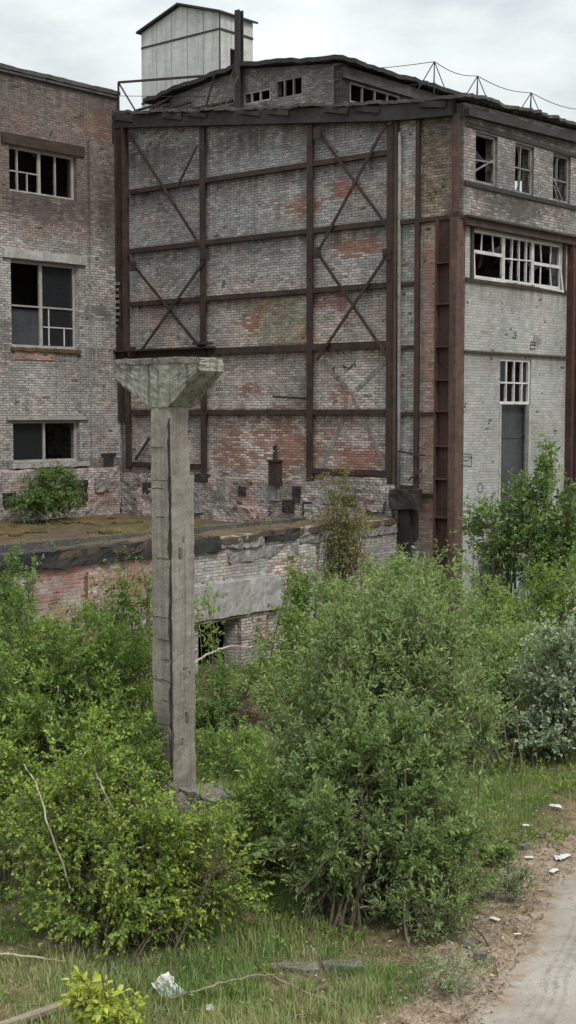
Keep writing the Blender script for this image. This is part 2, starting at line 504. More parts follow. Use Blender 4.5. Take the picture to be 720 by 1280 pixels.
def wall(mb, mp, a0, a1, z0, top, holes=(), th=.4, breaks=(), flip=False, zb=()):
    """wall with real openings: holes are (a0, a1, z0, z1)"""
    topf = top if callable(top) else (lambda a: top)
    As = sorted({round(v, 4) for v in [a0, a1, *breaks] + [h[0] for h in holes] + [h[1] for h in holes] if a0 - 1e-6 <= v <= a1 + 1e-6})
    tmin = min(topf(a) for a in As)
    Zs = sorted({round(v, 4) for v in [z0, *zb] + [h[2] for h in holes] + [h[3] for h in holes] if z0 - 1e-6 <= v < tmin - .01})

    def inside(a, z):
        return any(h[0] < a < h[1] and h[2] < z < h[3] for h in holes)
    nA, nZ = len(As), len(Zs)
    V = {}

    def vid(i, j, k):
        if (i, j, k) not in V:
            z = topf(As[i]) if j == nZ else Zs[j]
            V[(i, j, k)] = len(mb.v)
            mb.v.append(Vector(mp(As[i], z, 0 if k == 0 else -th)))
        return V[(i, j, k)]
    solid = {}
    for i in range(nA - 1):
        for j in range(nZ):
            zc = (Zs[j] + (Zs[j + 1] if j + 1 < nZ else tmin)) / 2
            solid[(i, j)] = not inside((As[i] + As[i + 1]) / 2, zc)
    for (i, j), sd in solid.items():
        if not sd:
            continue
        q = [(i, j), (i + 1, j), (i + 1, j + 1), (i, j + 1)]
        f = [vid(*c, 0) for c in q]
        b = [vid(*c, 1) for c in q]
        mb.f.append(tuple(f)); mb.f.append(tuple(reversed(b)))
        for (n, e) in (((i, j - 1), (0, 1)), ((i + 1, j), (1, 2)), ((i, j + 1), (2, 3)), ((i - 1, j), (3, 0))):
            if not solid.get(n, False):
                x, y = e
                mb.f.append((f[y], f[x], b[x], b[y]))
    return mb


def win(T, mp, a0, a1, z0, z1, cols, rows, mat='steel_frame', d=-.12, fw=.06, mw=.035, panes=(), parent=None, skip=(), bent=(), heavy_cols=(), heavy_rows=(), shards=6, th=.07, name='window'):
    """a window frame with glazing bars (a part) and its remaining panes (a sub-part)"""
    mb = MB()

    def seg(A, Z, B, Y, w, dd=0):
        mb.bar(mp(A, Z, d + dd), mp(B, Y, d + dd), w, th, up=Vector(mp(0, 0, 1)) - Vector(mp(0, 0, 0)))
    seg(a0, z0 + fw / 2, a1, z0 + fw / 2, fw); seg(a0, z1 - fw / 2, a1, z1 - fw / 2, fw)
    seg(a0 + fw / 2, z0 + fw, a0 + fw / 2, z1 - fw, fw); seg(a1 - fw / 2, z0 + fw, a1 - fw / 2, z1 - fw, fw)
    ca = [a0 + (a1 - a0) * c for c in ([0] + list(cols) + [1])]
    rz = [z0 + (z1 - z0) * r for r in ([0] + list(rows) + [1])]
    for i, c in enumerate(ca[1:-1]):
        if ('c', i) in skip:
            continue
        w = fw * 1.3 if i in heavy_cols else mw
        o = .04 if ('c', i) in bent else 0
        seg(c, z0 + fw, c + o, z1 - fw, w, .004)
    for j, z in enumerate(rz[1:-1]):
        if ('r', j) in skip:
            continue
        w = fw * 1.6 if j in heavy_rows else mw
        o = .05 if ('r', j) in bent else 0
        seg(a0 + fw, z, a1 - fw, z + o, w, .008)
    fr = T.part(name, mb, mat, parent)
    gp = MB()
    n = 0
    e = .004
    for (i, j) in panes:
        p = [mp(ca[i] + e, rz[j] + e, d), mp(ca[i + 1] - e, rz[j] + e, d), mp(ca[i + 1] - e, rz[j + 1] - e, d), mp(ca[i] + e, rz[j + 1] - e, d)]
        gp.add(p, [(0, 1, 2, 3)]); n += 1
    for k in range(shards):
        i, j = random.randrange(len(ca) - 1), random.randrange(len(rz) - 1)
        if (i, j) in panes:
            continue
        w, h = ca[i + 1] - ca[i], rz[j + 1] - rz[j]
        sa, sz = random.choice((0, 1)), random.choice((0, 1))
        x, y = ca[i + sa], rz[j + sz]
        dx, dy = (-1 if sa else 1) * w * random.uniform(.25, .8), (-1 if sz else 1) * h * random.uniform(.2, .6)
        gp.add([mp(x, y, d), mp(x + dx, y, d), mp(x + dx * .4, y + dy * .5, d), mp(x, y + dy, d)], [(0, 1, 2, 3)]); n += 1
    if n:
        T.part('pane', gp, 'glass', fr)
    return fr
# ================================================================== THE FACTORY HALL
XL = on_gable(150, 437)[0]            # -13.49, inner corner with the left building
XA = -1.87                            # annex front wall
ROWS = [13.41, 11.49, 9.75, 8.10, 6.20, 4.47]
COLS = [-9.56, -5.19]


def gable_top(a):
    if a < -2.0:
        return 15.83 + (a - XL) * (14.48 - 15.83) / (-2.0 - XL)
    return 14.48 + (a + 2.0) * (14.36 - 14.48) / 2.0


H = Thing('factory_hall', 'derelict grey brick factory hall with a rusty braced steel frame on its gable', 'factory', (0, 0, 0))
# --- gable wall
g = MB()
wall(g, map_gable(), XL, -2.05, 0, gable_top, zb=(4.3,))
H.part('gable_wall', g, 'gable_brick')
g = MB(); wall(g, map_gable(), -2.05, -1.28, 0, gable_top); H.part('gable_wall', g, 'strip_brick')
g = MB(); wall(g, map_gable(), -1.28, -.4, 0, lambda a: 11.48); H.part('gable_wall', g, 'red_brick')
g = MB()
g.rough((-1.28, -.03, 11.482), (-.27, .36, 14.3), .11, .05, 2.5)
H.part('gable_wall', g, 'corner_brick')
# yellowish infill panel, set a hair proud of the wall
g = MB(); g.box((-7.3, -.035, 8.25), (-5.4, -.002, 9.62)); H.part('infill_panel', g, 'patch_brick')
# --- side wall
UPW = [(.57, 1.68, 12.42, 13.77), (2.6, 3.63, 12.40, 13.77), (4.72, 5.76, 12.42, 13.80), (7.2, 8.3, 12.4, 13.8), (9.4, 10.4, 12.4, 13.8)]


def side_top(a):
    return 14.44 + .03 * a


g = MB(); wall(g, map_side(.05), 0, 16, 11.48, side_top, UPW, breaks=(4, 8, 12)); H.part('side_wall', g, 'side_upper_brick')
TRI = (.58, 5.35, 9.87, 11.15)
TALL = (2.0, 3.7, 1.2, 7.72)
g = MB(); wall(g, map_side(0), 0, 5.85, 0, 11.47, [TRI, TALL], zb=(7.8, 3.0)); H.part('side_wall', g, 'side_lower_brick')
g = MB(); wall(g, map_side(0), 5.85, 16, 0, 11.47, [(6.35, 11.5, .8, 10.6)]); H.part('side_wall', g, 'side_upper_brick')
# --- back and left walls, floors and the inside
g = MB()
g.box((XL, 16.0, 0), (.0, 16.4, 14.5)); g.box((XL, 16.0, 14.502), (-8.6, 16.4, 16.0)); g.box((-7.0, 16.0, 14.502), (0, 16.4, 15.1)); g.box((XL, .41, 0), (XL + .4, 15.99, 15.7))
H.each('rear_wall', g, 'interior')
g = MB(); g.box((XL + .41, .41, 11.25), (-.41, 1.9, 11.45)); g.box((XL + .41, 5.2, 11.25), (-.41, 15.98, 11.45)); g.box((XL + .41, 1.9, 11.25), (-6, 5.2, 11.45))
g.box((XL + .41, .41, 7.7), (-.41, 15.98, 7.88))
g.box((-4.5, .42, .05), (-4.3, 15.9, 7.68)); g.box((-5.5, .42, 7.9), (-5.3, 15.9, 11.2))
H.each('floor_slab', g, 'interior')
g = MB()
for y in (1.2, 3.2, 5.4):
    g.bar((-.5, y, 10.9), (-4.2, y + .6, 9.0), .10, .14)
    g.bar((-1.4, y - .4, 9.6), (-2.2, y + 1.3, 11.1), .08, .08)
H.each('ceiling_beam', g, 'dark_metal')

# --- roof: bitumen sheets on boards, ragged at the eaves; part of it has fallen in
rm = MB()


def roof_grid(mb, x0, x1, y0, y1, zf, th, jit, nx, ny, hole=None):
    V = {}
    for i in range(nx + 1):
        for j in range(ny + 1):
            x = x0 + (x1 - x0) * i / nx
            y = y0 + (y1 - y0) * j / ny
            e = (i in (0, nx)) or (j in (0, ny))
            jx = noise.noise(Vector((x * 2.3, y * 2.3, 1))) * (jit if e else jit * .3)
            jy = noise.noise(Vector((x * 2.3, y * 2.3, 7))) * (jit if e else jit * .3)
            jx += random.uniform(-.35, .35) * jit * e
            jy += random.uniform(-.35, .35) * jit * e
            z = zf(x, y) + random.uniform(-.02, .02) + noise.noise(Vector((x * 1.1, y * 1.1, 4))) * .05 + noise.noise(Vector((x * 4.1, y * 4.1, 9))) * .03
            for k in (0, 1):
                V[(i, j, k)] = len(mb.v)
                mb.v.append(Vector((x + jx, y + jy, z - th * k)))

    def ok(i, j):
        if not (0 <= i < nx and 0 <= j < ny):
            return False
        if hole:
            x = x0 + (x1 - x0) * (i + .5) / nx
            y = y0 + (y1 - y0) * (j + .5) / ny
            return not hole(x, y)
        return True
    for i in range(nx):
        for j in range(ny):
            if not ok(i, j):
                continue
            c = [(i, j), (i + 1, j), (i + 1, j + 1), (i, j + 1)]
            t = [V[(*q, 0)] for q in c]; b = [V[(*q, 1)] for q in c]
            mb.f.append(tuple(t)); mb.f.append(tuple(reversed(b)))
            for (n, (p, q)) in (((i, j - 1), (0, 1)), ((i + 1, j), (1, 2)), ((i, j + 1), (2, 3)), ((i - 1, j), (3, 0))):
                if not ok(*n):
                    mb.f.append((t[q], t[p], b[p], b[q]))


def roofz(x, y):
    a = max(XL, min(0, x))
    return max(gable_top(a), 14.2) + .24 + .03 * max(0, y) * max(0, 1 + a / 4.5) + (0.02 * x if x > 0 else 0)


roof_grid(rm, XL + .02, .34, -.34, 16.5, roofz, .09, .14, 100, 110)
H.part('roof', rm, 'roof_edge')
# dark steel beam under the gable eave
g = MB()
for k in range(12):
    a = XL + .1 + (13.3 / 12) * k
    b = XL + .1 + (13.3 / 12) * (k + 1)
    g.bar((a, -.16, gable_top(a) - .07), (b, -.16, gable_top(b) - .07), .22, .42)
    if k % 3 != 1:
        g.bar((a + .1, -.30, gable_top(a) + .08), (b - .15, -.30, gable_top(b) + .02), .05, random.uniform(.12, .3))
H.part('eave_beam', g, 'dark_metal')
g = MB(); g.bar((.16, -.05, 14.16), (.16, 15.9, 14.6), .16, .2); H.part('eave_beam', g, 'dark_metal')

# --- steel frame of the gable: each member a part
def channel_v(x, w, z0, z1, mat, d=.16, y0=0.0, name='steel_column'):
    g = MB()
    g.box((x - w / 2, y0 - d, z0), (x - w / 2 + .035, y0 - .003, z1))
    g.box((x + w / 2 - .035, y0 - d, z0), (x + w / 2, y0 - .003, z1))
    g.box((x - w / 2 + .035, y0 - d * .75, z0), (x + w / 2 - .035, y0 - d * .4, z1))
    return H.part(name, g, mat)


def plain_v(x, w, z0, z1, mat, d=.16, name='steel_column'):
    g = MB()
    g.box((x - w / 2, -d, z0), (x + w / 2, -d + .025, z1))
    g.box((x - .02, -d + .025, z0), (x + .02, -.003, z1))
    return H.part(name, g, mat)


channel_v(XL + .3, .42, 7.9, 15.75, 'rust', .3)
channel_v(XL + .35, .36, 5.9, 7.9, 'rust', .26)
plain_v(XL + .52, .14, 4.3, 5.9, 'rust', .2)
for c in COLS:
    plain_v(c, .22, 4.1, gable_top(c) - .25, 'rust', .17)
plain_v(-2.27, .2, 4.0, gable_top(-2.2) - .25, 'rust', .19)
plain_v(-2.12, .13, 4.0, gable_top(-2.1) - .25, 'rust_light', .14)
plain_v(-1.36, .15, 2.7, 11.46, 'rust_red', .16)
plain_v(-1.36, .12, 11.48, 14.2, 'rust', .16)
plain_v(-.13, .24, 11.55, 14.15, 'rust_light', .14)
# built-up corner column: recessed web, battens and a broad flange on the corner
g = MB(); g.box((-.64, -.10, 0), (-.2, -.06, 11.4)); g.box((-.68, -.26, 0), (-.64, -.003, 11.4))
col = H.part('corner_column', g, 'rust_red')
g = MB(); g.box((-.2, -.27, 0), (.03, -.235, 11.4)); g.box((-.2, -.235, 0), (-.165, -.003, 11.4)); g.box((.005, -.235, 0), (.03, .14, 11.4))
H.part('flange', g, 'rust_light', col)
for z in (.6, 1.5, 2.35, 3.3, 4.35, 5.25, 6.2, 7.05, 7.95, 9.1, 10.2):
    g = MB(); g.box((-.638, -.25, z), (-.202, -.102, z + .05)); H.part('batten', g, 'rust_red', col)
# beams
SEGS = [XL + .55, -9.56, -5.19, -2.3]
for k, z in enumerate(ROWS):
    for i in range(3):
        a, b = SEGS[i] + .1, SEGS[i + 1] - .1
        if k == 5 and i == 1:
            continue
        g = MB()
        h = .15 if k != 3 else .20
        g.box((a, -.14, z - h / 2), (b, -.11, z + h / 2)); g.box((a, -.11, z + h / 2 - .03), (b, -.003, z + h / 2)); g.box((a, -.11, z - h / 2), (b, -.003, z - h / 2 + .03))
        H.part('steel_beam', g, 'rust')
for z in (8.0, 6.15, 4.1, 9.75):
    g = MB(); g.box((-2.02, -.10, z - .05), (-1.45, -.003, z + .05)); H.part('steel_beam', g, 'rust')
for z in (6.15, 3.9):
    g = MB(); g.box((-1.27, -.08, z - .05), (-.7, -.003, z + .05)); H.part('steel_beam', g, 'rust')
g = MB(); g.box((-2.02, -.15, 11.38), (.06, -.003, 11.5)); H.part('steel_beam', g, 'rust')
# a shelf of steel plate along the big beam (left end) and the odd bracket
g = MB(); g.box((XL + .1, -.42, 8.19), (-9.0, -.15, 8.24)); g.box((-9.75, -.45, 8.3), (-9.1, -.18, 8.38)); H.each('steel_bracket', g, 'rust')
g = MB(); g.bar((-6.65, -.12, 6.66), (-5.3, -.2, 6.6), .05, .07); H.each('steel_bracket', g, 'rust')


# diagonal braces, measured on the wall
def brace(x0, y0, x1, y1, w=.09, mat='rust', d=.17):
    a, za = on_gable(x0, y0, -d); b, zb = on_gable(x1, y1, -d)
    g = MB(); g.bar((a, -d, za), (b, -d, zb), .03, w, up=(0, -1, 0) if False else Vector((-(zb - za), 0, b - a)))
    g.bar((a, -d + .035, za), (b, -d + .035, zb), w * .35, .04)
    H.part('diagonal_brace', g, mat)


brace(165, 173, 256, 316); brace(168, 333, 252, 437); brace(255, 327, 174, 442, d=.21)
brace(398, 165, 487, 287); brace(484, 152, 399, 312, d=.21)
brace(399, 319, 484, 446); brace(485, 317, 396, 450, d=.21)
brace(187, 547, 169, 575, w=.09)
for (x0_, y0_, x1_, y1_) in ((441, 497, 402, 586), (441, 497, 484, 588), (482, 452, 445, 488), (402, 450, 437, 488)):
    a_, za_ = on_gable(x0_, y0_, -.01); b_, zb_ = on_gable(x1_, y1_, -.01)
    g = MB(); g.bar((a_, -.008, za_), (b_, -.008, zb_), .012, .13, up=Vector((-(zb_ - za_), 0, b_ - a_))); H.part('brace_trace', g, 'plaster_old')
brace(246, 182, 222, 232, w=.05, mat='rust_light')
for (px, py) in ((165, 172), (256, 318), (168, 333), (398, 166), (398, 316), (486, 150), (485, 318), (168, 440)):
    a, z = on_gable(px, py, -.16)
    g = MB(); g.box((a - .14, -.225, z - .16), (a + .14, -.213, z + .16)); H.part('gusset_plate', g, 'rust')
# downpipe strip beside the right column
g = MB(); g.tube([(-1.98, -.12, 13.9), (-1.98, -.12, 11.0), (-1.95, -.13, 6.0), (-1.96, -.12, 3.6)], .05, 8); H.part('downpipe', g, 'steel_frame', smooth=True)
# dark box standing in for the shaded recess at the annex end
g = MB(); g.rough((-2.0, -.5, 3.5), (-1.05, -.27, 4.05), .12, .06, 2.5); g.box((-1.84, -.32, 0), (-1.42, -.17, 3.5)); H.part('recess_shade', g, 'dark_metal')
g = MB(); g.bar((-1.1, -.2, 4.6), (-1.5, -.3, 4.3), .05, .05); g.bar((-1.0, -.2, 5.0), (-1.9, -.22, 5.1), .04, .05); H.each('steel_bracket', g, 'rust')

# --- rough masonry plinth below the frame
g = MB(); g.rough((XL, -.30, 2.4), (-2.05, .02, 4.15), .11, .055, 2.6); H.part('plinth', g, 'plinth_brick')
g = MB(); g.rough((-12.3, -.5, 2.4), (-10.9, -.27, 3.7), .1, .07, 2.6); g.rough((-8.8, -.5, 2.4), (-6.6, -.27, 3.3), .1, .07, 2.6)
g.rough((-5.0, -.6, 2.4), (-2.9, -.28, 3.5), .1, .08, 2.6); g.rough((-4.4, -.42, 3.4), (-2.3, -.2, 4.32), .1, .07, 2.6)
H.each('plinth_buttress', g, 'plinth_brick')
# dark lumps on the plinth face, standing in for the shade inside holes
g = MB()
for (a, z, w, h, y) in ((-12.0, 3.5, .35, .4, -.52), (-7.9, 3.62, .3, .3, -.345), (-6.1, 3.2, .45, .38, -.345), (-5.7, 3.5, .3, .5, -.345), (-5.3, 3.15, .35, .4, -.345), (-3.6, 3.5, .4, .3, -.62), (-9.9, 4.0, .7, .25, -.345)):
    g.rough((a, y, z), (a + w, y + .12, z + h), .08, .03, 5.0)
H.each('hole_shade', g, 'dark_metal')
g = MB()
for k in range(6):
    a = XL + 1.2 + k * 1.9 + random.uniform(-.4, .4)
    w = random.uniform(.3, .8)
    g.rough((a, -.45 + random.uniform(-.04, .04), 3.0 + random.uniform(0, .8)), (a + w, -.28, 3.5 + random.uniform(.2, .7)), .14, .07, 2.0)
H.each('plaster_remnant', g, 'plaster_old')

# --- side wall details
W = map_side(.05)
win(H, W, *UPW[0], [], [.45], 'steel_frame', skip=(), bent=(('r', 0),), shards=9, fw=.075)
win(H, W, *UPW[1], [.38], [.52], 'steel_frame', shards=8, fw=.07, bent=(('c', 0),))
win(H, W, *UPW[2], [.36], [.45], 'steel_frame', shards=8, fw=.07)
for u in UPW[3:]:
    win(H, W, *u, [.4], [.5], 'steel_frame', shards=3)
# a snapped glazing bar hanging in the third window
g = MB(); g.bar((.02, 4.78, 13.05), (.02, 5.3, 12.48), .04, .04); g.bar((.02, 4.8, 12.85), (.02, 5.05, 12.5), .03, .03); H.each('broken_bar', g, 'steel_frame')
g = MB(); g.bar((-.06, .62, 12.7), (-.06, 1.6, 13.15), .04, .04); H.each('broken_bar', g, 'steel_frame')
W0 = map_side(0)
t0, t1 = TRI[0], TRI[1]
w3 = (t1 - t0) / 3
f1 = win(H, W0, t0, t0 + w3 - .01, TRI[2], TRI[3], [], [.55], 'old_white', d=-.06, fw=.06, mw=.09, shards=5)
f2 = win(H, W0, t0 + w3 + .01, t0 + 2 * w3 - .01, TRI[2], TRI[3], [.27, .53, .78], [.5], 'old_white', d=-.06, fw=.06, mw=.035, shards=12, bent=(('c', 0), ('r', 0)))
f3 = win(H, W0, t0 + 2 * w3 + .01, t1, TRI[2], TRI[3], [], [.5], 'old_white', d=-.06, fw=.06, mw=.09, shards=5)
zm = TRI[2] + .56 * (TRI[3] - TRI[2])
for (fr, a, ks, lo, hi) in ((f1, t0, (.3, .68), zm + .04, TRI[3] - .05), (f3, t0 + 2 * w3, (.33, .66), zm, TRI[3] - .05), (f3, t0 + 2 * w3, (.3, .7), TRI[2] + .05, zm - .12)):
    for kk in ks:
        g = MB(); g.bar((-.06, a + w3 * kk, lo), (-.06, a + w3 * (kk + random.uniform(-.05, .05)), hi), .03, .035); H.part('glazing_bar', g, 'old_white', fr)
# sashes sagging out of the frame
g = MB(); g.bar((.03, t0 + .02, TRI[2] - .07), (.03, t0 + w3, TRI[2] - .02), .05, .06); g.bar((.03, t0 + .02, TRI[2] - .06), (-.02, t0 + .03, zm), .05, .05); H.part('broken_sash', g, 'old_white')
g = MB(); g.bar((.03, t1 - w3, TRI[2] - .02), (.06, t1 + .04, TRI[2] - .08), .05, .06); g.bar((.06, t1 + .03, TRI[2] - .06), (-.02, t1 - .02, zm), .05, .05); H.part('broken_sash', g, 'old_white')
win(H, W0, TALL[0], TALL[1], 6.42, TALL[3], [.25, .5, .75], [.47], 'old_white', d=-.08, fw=.08, mw=.045, panes=((0, 1),), shards=5)
g = MB(); g.box((-.3, TALL[0] + .1, 1.2), (-.22, TALL[1] - .02, 6.4)); dp = H.part('door_panel', g, 'door_sheet')
g = MB(); g.box((-.23, TALL[0] + .1, 5.45), (-.2, TALL[1] - .02, 5.52)); g.box((-.23, TALL[0] + .1, 3.9), (-.2, TALL[1] - .02, 3.95)); H.each('rail', g, 'door_sheet', dp)
g = MB(); g.box((-.2, TALL[0], 1.2), (.015, TALL[0] + .09, 6.4)); g.box((-.1, TALL[1] - .12, 1.2), (.02, TALL[1] - .004, 6.4)); H.each('door_frame', g, 'old_frame')
# ledge beams of the side wall
g = MB(); g.box((.02, .02, 11.2), (.20, 16, 11.26)); g.box((.02, .02, 11.26), (.14, 16, 11.42)); g.box((.02, .02, 11.42), (.22, 16, 11.479)); H.part('ledge_beam', g, 'rust')
g = MB(); g.box((.052, .02, 12.27), (.10, 16, 12.38)); H.part('sill_band', g, 'dark_metal')
g = MB(); g.box((.052, .02, 13.83), (.09, 16, 13.93)); H.part('lintel_band', g, 'dark_metal')
g = MB(); g.box((.002, .16, 9.72), (.06, 5.68, 9.82)); H.part('sill_band', g, 'rust')
g = MB(); g.box((.002, .16, 7.80), (.06, 5.68, 7.87)); H.part('steel_band', g, 'rust')
g = MB(); g.box((.002, .16, 3.0), (.05, 1.98, 3.09)); H.part('steel_band', g, 'rust')
g = MB(); g.box((.002, .42, 9.82), (.05, .54, 11.19)); g.box((.002, 5.42, 9.82), (.05, 5.55, 11.19)); H.each('window_jamb', g, 'rust')
g = MB(); g.box((.005, 5.72, 0), (.22, 5.76, 11.19)); g.box((.10, 5.76, 0), (.14, 6.02, 11.19)); g.box((.005, 6.02, 0), (.22, 6.07, 11.19)); H.part('steel_column', g, 'rust_red')
# pale board and beams set across the open bay beyond the column
g = MB(); g.box((-.38, 6.36, 2.7), (-.3, 11.4, 3.55)); H.part('pale_board', g, 'old_white')
g = MB(); g.bar((-.2, 6.36, 5.3), (-.2, 11.4, 5.3), .12, .2); g.bar((-.2, 6.36, 2.6), (-.2, 11.4, 2.6), .12, .2); H.part('steel_beam', g, 'dark_metal')
# pale scrawls on the side wall
def scrawl(strokes, r=.012):
    g = MB()
    for st in strokes:
        pts = [on_side(px, py, .012) for (px, py) in st]
        g.tube([(.004, a, z) for a, z in pts], r, 5)
    return g


def oval(cx, cy, rx, ry):
    return [(cx + rx * math.cos(t * math.pi / 6), cy + ry * math.sin(t * math.pi / 6)) for t in range(13)]


H.part('graffiti', scrawl([oval(600.5, 610, 3, 6)], .012), 'ink')
H.part('graffiti', scrawl([[(577, 567), (590, 568)], [(577, 571), (590, 571), (584, 576), (578, 575)], [(590, 570), (589, 585)], [(577, 581), (588, 583)]], .01), 'ink')
H.part('graffiti', scrawl([[(663, 436), (664, 427), (669, 428), (669, 436), (663, 436)], [(664, 431), (669, 431)]], .018), 'ink')
H.part('graffiti', scrawl([[(578, 503), (578, 509), (582, 509), (582, 503)], [(692, 538), (697, 538)], [(694, 538), (694, 544)]], .012), 'ink')
g = MB()
for st in ([(415, 464), (417, 459), (418, 467)], [(421, 472), (424, 470), (423, 476), (420, 474), (421, 472)], [(432, 458), (435, 462), (441, 456)], [(428, 457), (433, 459)], [(443, 453), (444, 458)]):
    pts = [on_gable(px, py, -.012) for px, py in st]
    g.tube([(a, -.008, z) for a, z in pts], .022, 5)
H.part('graffiti', g, 'ink')

# --- lantern on the roof: a low gabled storey set back from the wall
LY = .8
LX0, LX1 = -12.6, -4.77


def lant_top(a):
    return 16.86 - (abs(a + 8.7) / 3.93) * .46


lw1 = (on_gable(304, 128, LY)[0], on_gable(338, 124, LY)[0], 15.75, 16.12)
lw2 = (on_gable(344, 128, LY)[0], on_gable(378, 114, LY)[0], 15.72, 16.30)
g = MB(); wall(g, map_gable(LY), LX0, LX1, 14.0, lant_top, [lw1, lw2], breaks=(-8.7,), th=.3); H.part('lantern_wall', g, 'side_upper_brick')
lsw = (1.2, 3.7, 15.35, 15.95)
g = MB(); wall(g, map_side(LX1), LY, 7.6, 13.7, 16.36, [lsw, (4.4, 6.2, 15.35, 15.95)], th=.3); H.part('lantern_wall', g, 'rust')
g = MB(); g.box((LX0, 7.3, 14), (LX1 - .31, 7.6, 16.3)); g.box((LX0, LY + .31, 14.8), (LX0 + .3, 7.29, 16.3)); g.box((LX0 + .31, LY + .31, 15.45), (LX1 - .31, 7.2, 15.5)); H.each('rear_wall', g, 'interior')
rg = MB(); roof_grid(rg, LX0 - .3, LX1 + .3, LY - .3, 7.8, lambda x, y: lant_top(x) + .16, .13, .1, 30, 30); H.part('lantern_roof', rg, 'bitumen')
win(H, map_gable(LY), *lw1, [.3, .62], [], 'old_frame', d=-.05, fw=.05, mw=.05, shards=0)
win(H, map_gable(LY), *lw2, [.33, .66], [], 'steel_frame', d=-.05, fw=.05, mw=.05, shards=0)
win(H, map_side(LX1), *lsw, [.25, .5, .75], [], 'steel_frame', d=-.05, fw=.06, shards=0)
g = MB(); g.box((LX1 + .003, LY + .02, 15.98), (LX1 + .1, 7.5, 16.3)); H.part('fascia', g, 'roof_edge')
# collapsed boards at the left foot of the lantern roof
g = MB()
for k in range(5):
    a = LX0 - .5 + k * .7
    g.bar((a, .3, roofz(a, .3) + .1), (a + random.uniform(.7, 1.4), .7, roofz(a, .6) + random.uniform(.1, .6)), .12, .05)
H.each('fallen_board', g, 'dark_metal')
# rails, ladder and lightning wires on the roof
g = MB()
p0 = (on_gable(148, 103, -.1)[0], -.1, on_gable(148, 103, -.1)[1]); p1 = (on_gable(268, 94, .2)[0], .2, on_gable(268, 94, .2)[1])
g.bar(p0, p1, .06, .07)
g.bar(p0, (p0[0], -.1, 15.9), .05, .05); g.bar(p0, (p0[0] + .8, -.05, 15.95), .04, .04)
q = (on_gable(150, 120, -.1)[0], -.1, on_gable(150, 120, -.1)[1]); q2 = (on_gable(268, 121, .1)[0], .1, on_gable(268, 121, .1)[1])
g.tube([q, q2], .012, 4)
g.bar(p1, (p1[0] - .55, .3, roofz(p1[0], .3)), .04, .04)
H.part('guard_rail', g, 'dark_metal')
g = MB()
for (x0, y0, x1, y1) in ((294, 82, 275, 131), (300, 90, 281, 133), (285, 95, 262, 133)):
    a, z = on_gable(x0, y0, .5); b, zz = on_gable(x1, y1, .1)
    g.bar((a, .5, z), (b, .1, zz), .035, .035)
H.part('roof_ladder', g, 'rust_light')
a, z0 = on_gable(299, 132, .55); a2, z1 = on_gable(299, 13, .55)
g = MB(); g.box((a - .1, .45, z0 - .3), (a + .1, .48, z1)); g.box((a - .1, .62, z0 - .3), (a + .1, .65, z1)); g.box((a - .02, .48, z0 - .3), (a + .02, .62, z1)); H.part('steel_post', g, 'dark_metal')
g = MB()
tips = []
for (px, py, b) in ((543, 77, 110), (597, 95, 122), (664, 116, 140), (735, 138, 160)):
    # tripods stand on the side roof a little in from the eave
    sy, z = on_side(px, py, -.5)
    base = roofz(-.5, sy)
    tips.append(Vector((-.5, sy, z)))
    tri = MB()
    for (dx, dy) in ((-.35, -.35), (.38, 0), (-.3, .4), (0, 0)):
        tri.tube([(-.5, sy, z), (-.5 + dx, sy + dy, base)], .014, 4)
    H.part('wire_tripod', tri, 'dark_metal')
far = on_gable(400, 83, 4.0)
path = [Vector((far[0], 4.0, far[1]))] + tips
w = MB()
for i in range(len(path) - 1):
    pts = [path[i].lerp(path[i + 1], t / 6) - Vector((0, 0, .12 * math.sin(math.pi * t / 6))) for t in range(7)]
    w.tube(pts, .011, 4)
    w.tube([p - Vector((0, 0, .55)) for p in pts], .009, 4)
H.part('lightning_wire', w, 'dark_metal')

# ================================================================== CLAD SHED ON THE ROOF
TY = 3.0
tl, tpk, tr_ = on_gable(176.5, 40, TY), on_gable(225, 8, TY), on_gable(275, 18, TY)
ty1 = on_side(316, 26, tr_[0])[0]
tz0 = 14.6
T = Thing('rooftop_shed', 'pale panel clad gabled shed standing high on the factory roof', 'shed', ((tl[0] + tr_[0]) / 2, TY, tz0))
ez = (tl[1] + tr_[1]) / 2


def shed_top(a):
    if a < tpk[0]:
        return ez + (tpk[1] - ez) * (a - tl[0]) / (tpk[0] - tl[0])
    return ez + (tpk[1] - ez) * (tr_[0] - a) / (tr_[0] - tpk[0])


g = MB(); wall(g, map_gable(TY), tl[0], tr_[0], tz0, shed_top, breaks=(tpk[0],), th=.15); T.part('front_wall', g, 'cladding')
op = (TY + (ty1 - TY) * .30, TY + (ty1 - TY) * .62, 17.0, 18.55)
g = MB(); wall(g, map_side(tr_[0]), TY + .002, ty1, tz0, ez, [op], th=.15); T.part('side_wall', g, 'cladding')
g = MB(); g.box((tl[0], ty1 - .15, tz0), (tr_[0] - .16, ty1 - .002, ez - .02)); g.box((tl[0], TY + .16, tz0), (tl[0] + .15, ty1 - .16, ez - .02)); T.each('rear_wall', g, 'cladding')
g = MB()
for (xa, za, xb, zb) in ((tl[0] - .12, ez - .02, tpk[0], tpk[1] + .03), (tpk[0], tpk[1] + .03, tr_[0] + .12, ez - .02)):
    g.add([(xa, TY - .15, za), (xb, TY - .15, zb), (xb, ty1 + .15, zb), (xa, ty1 + .15, za), (xa, TY - .15, za + .07), (xb, TY - .15, zb + .07), (xb, ty1 + .15, zb + .07), (xa, ty1 + .15, za + .07)],
          [(0, 3, 2, 1), (4, 5, 6, 7), (0, 1, 5, 4), (2, 3, 7, 6), (1, 2, 6, 5), (3, 0, 4, 7)])
T.part('roof', g, 'dark_metal')
g = MB()
zs = on_gable(226, 48, TY)[1]
zs2 = on_gable(200, 125, TY)[1]
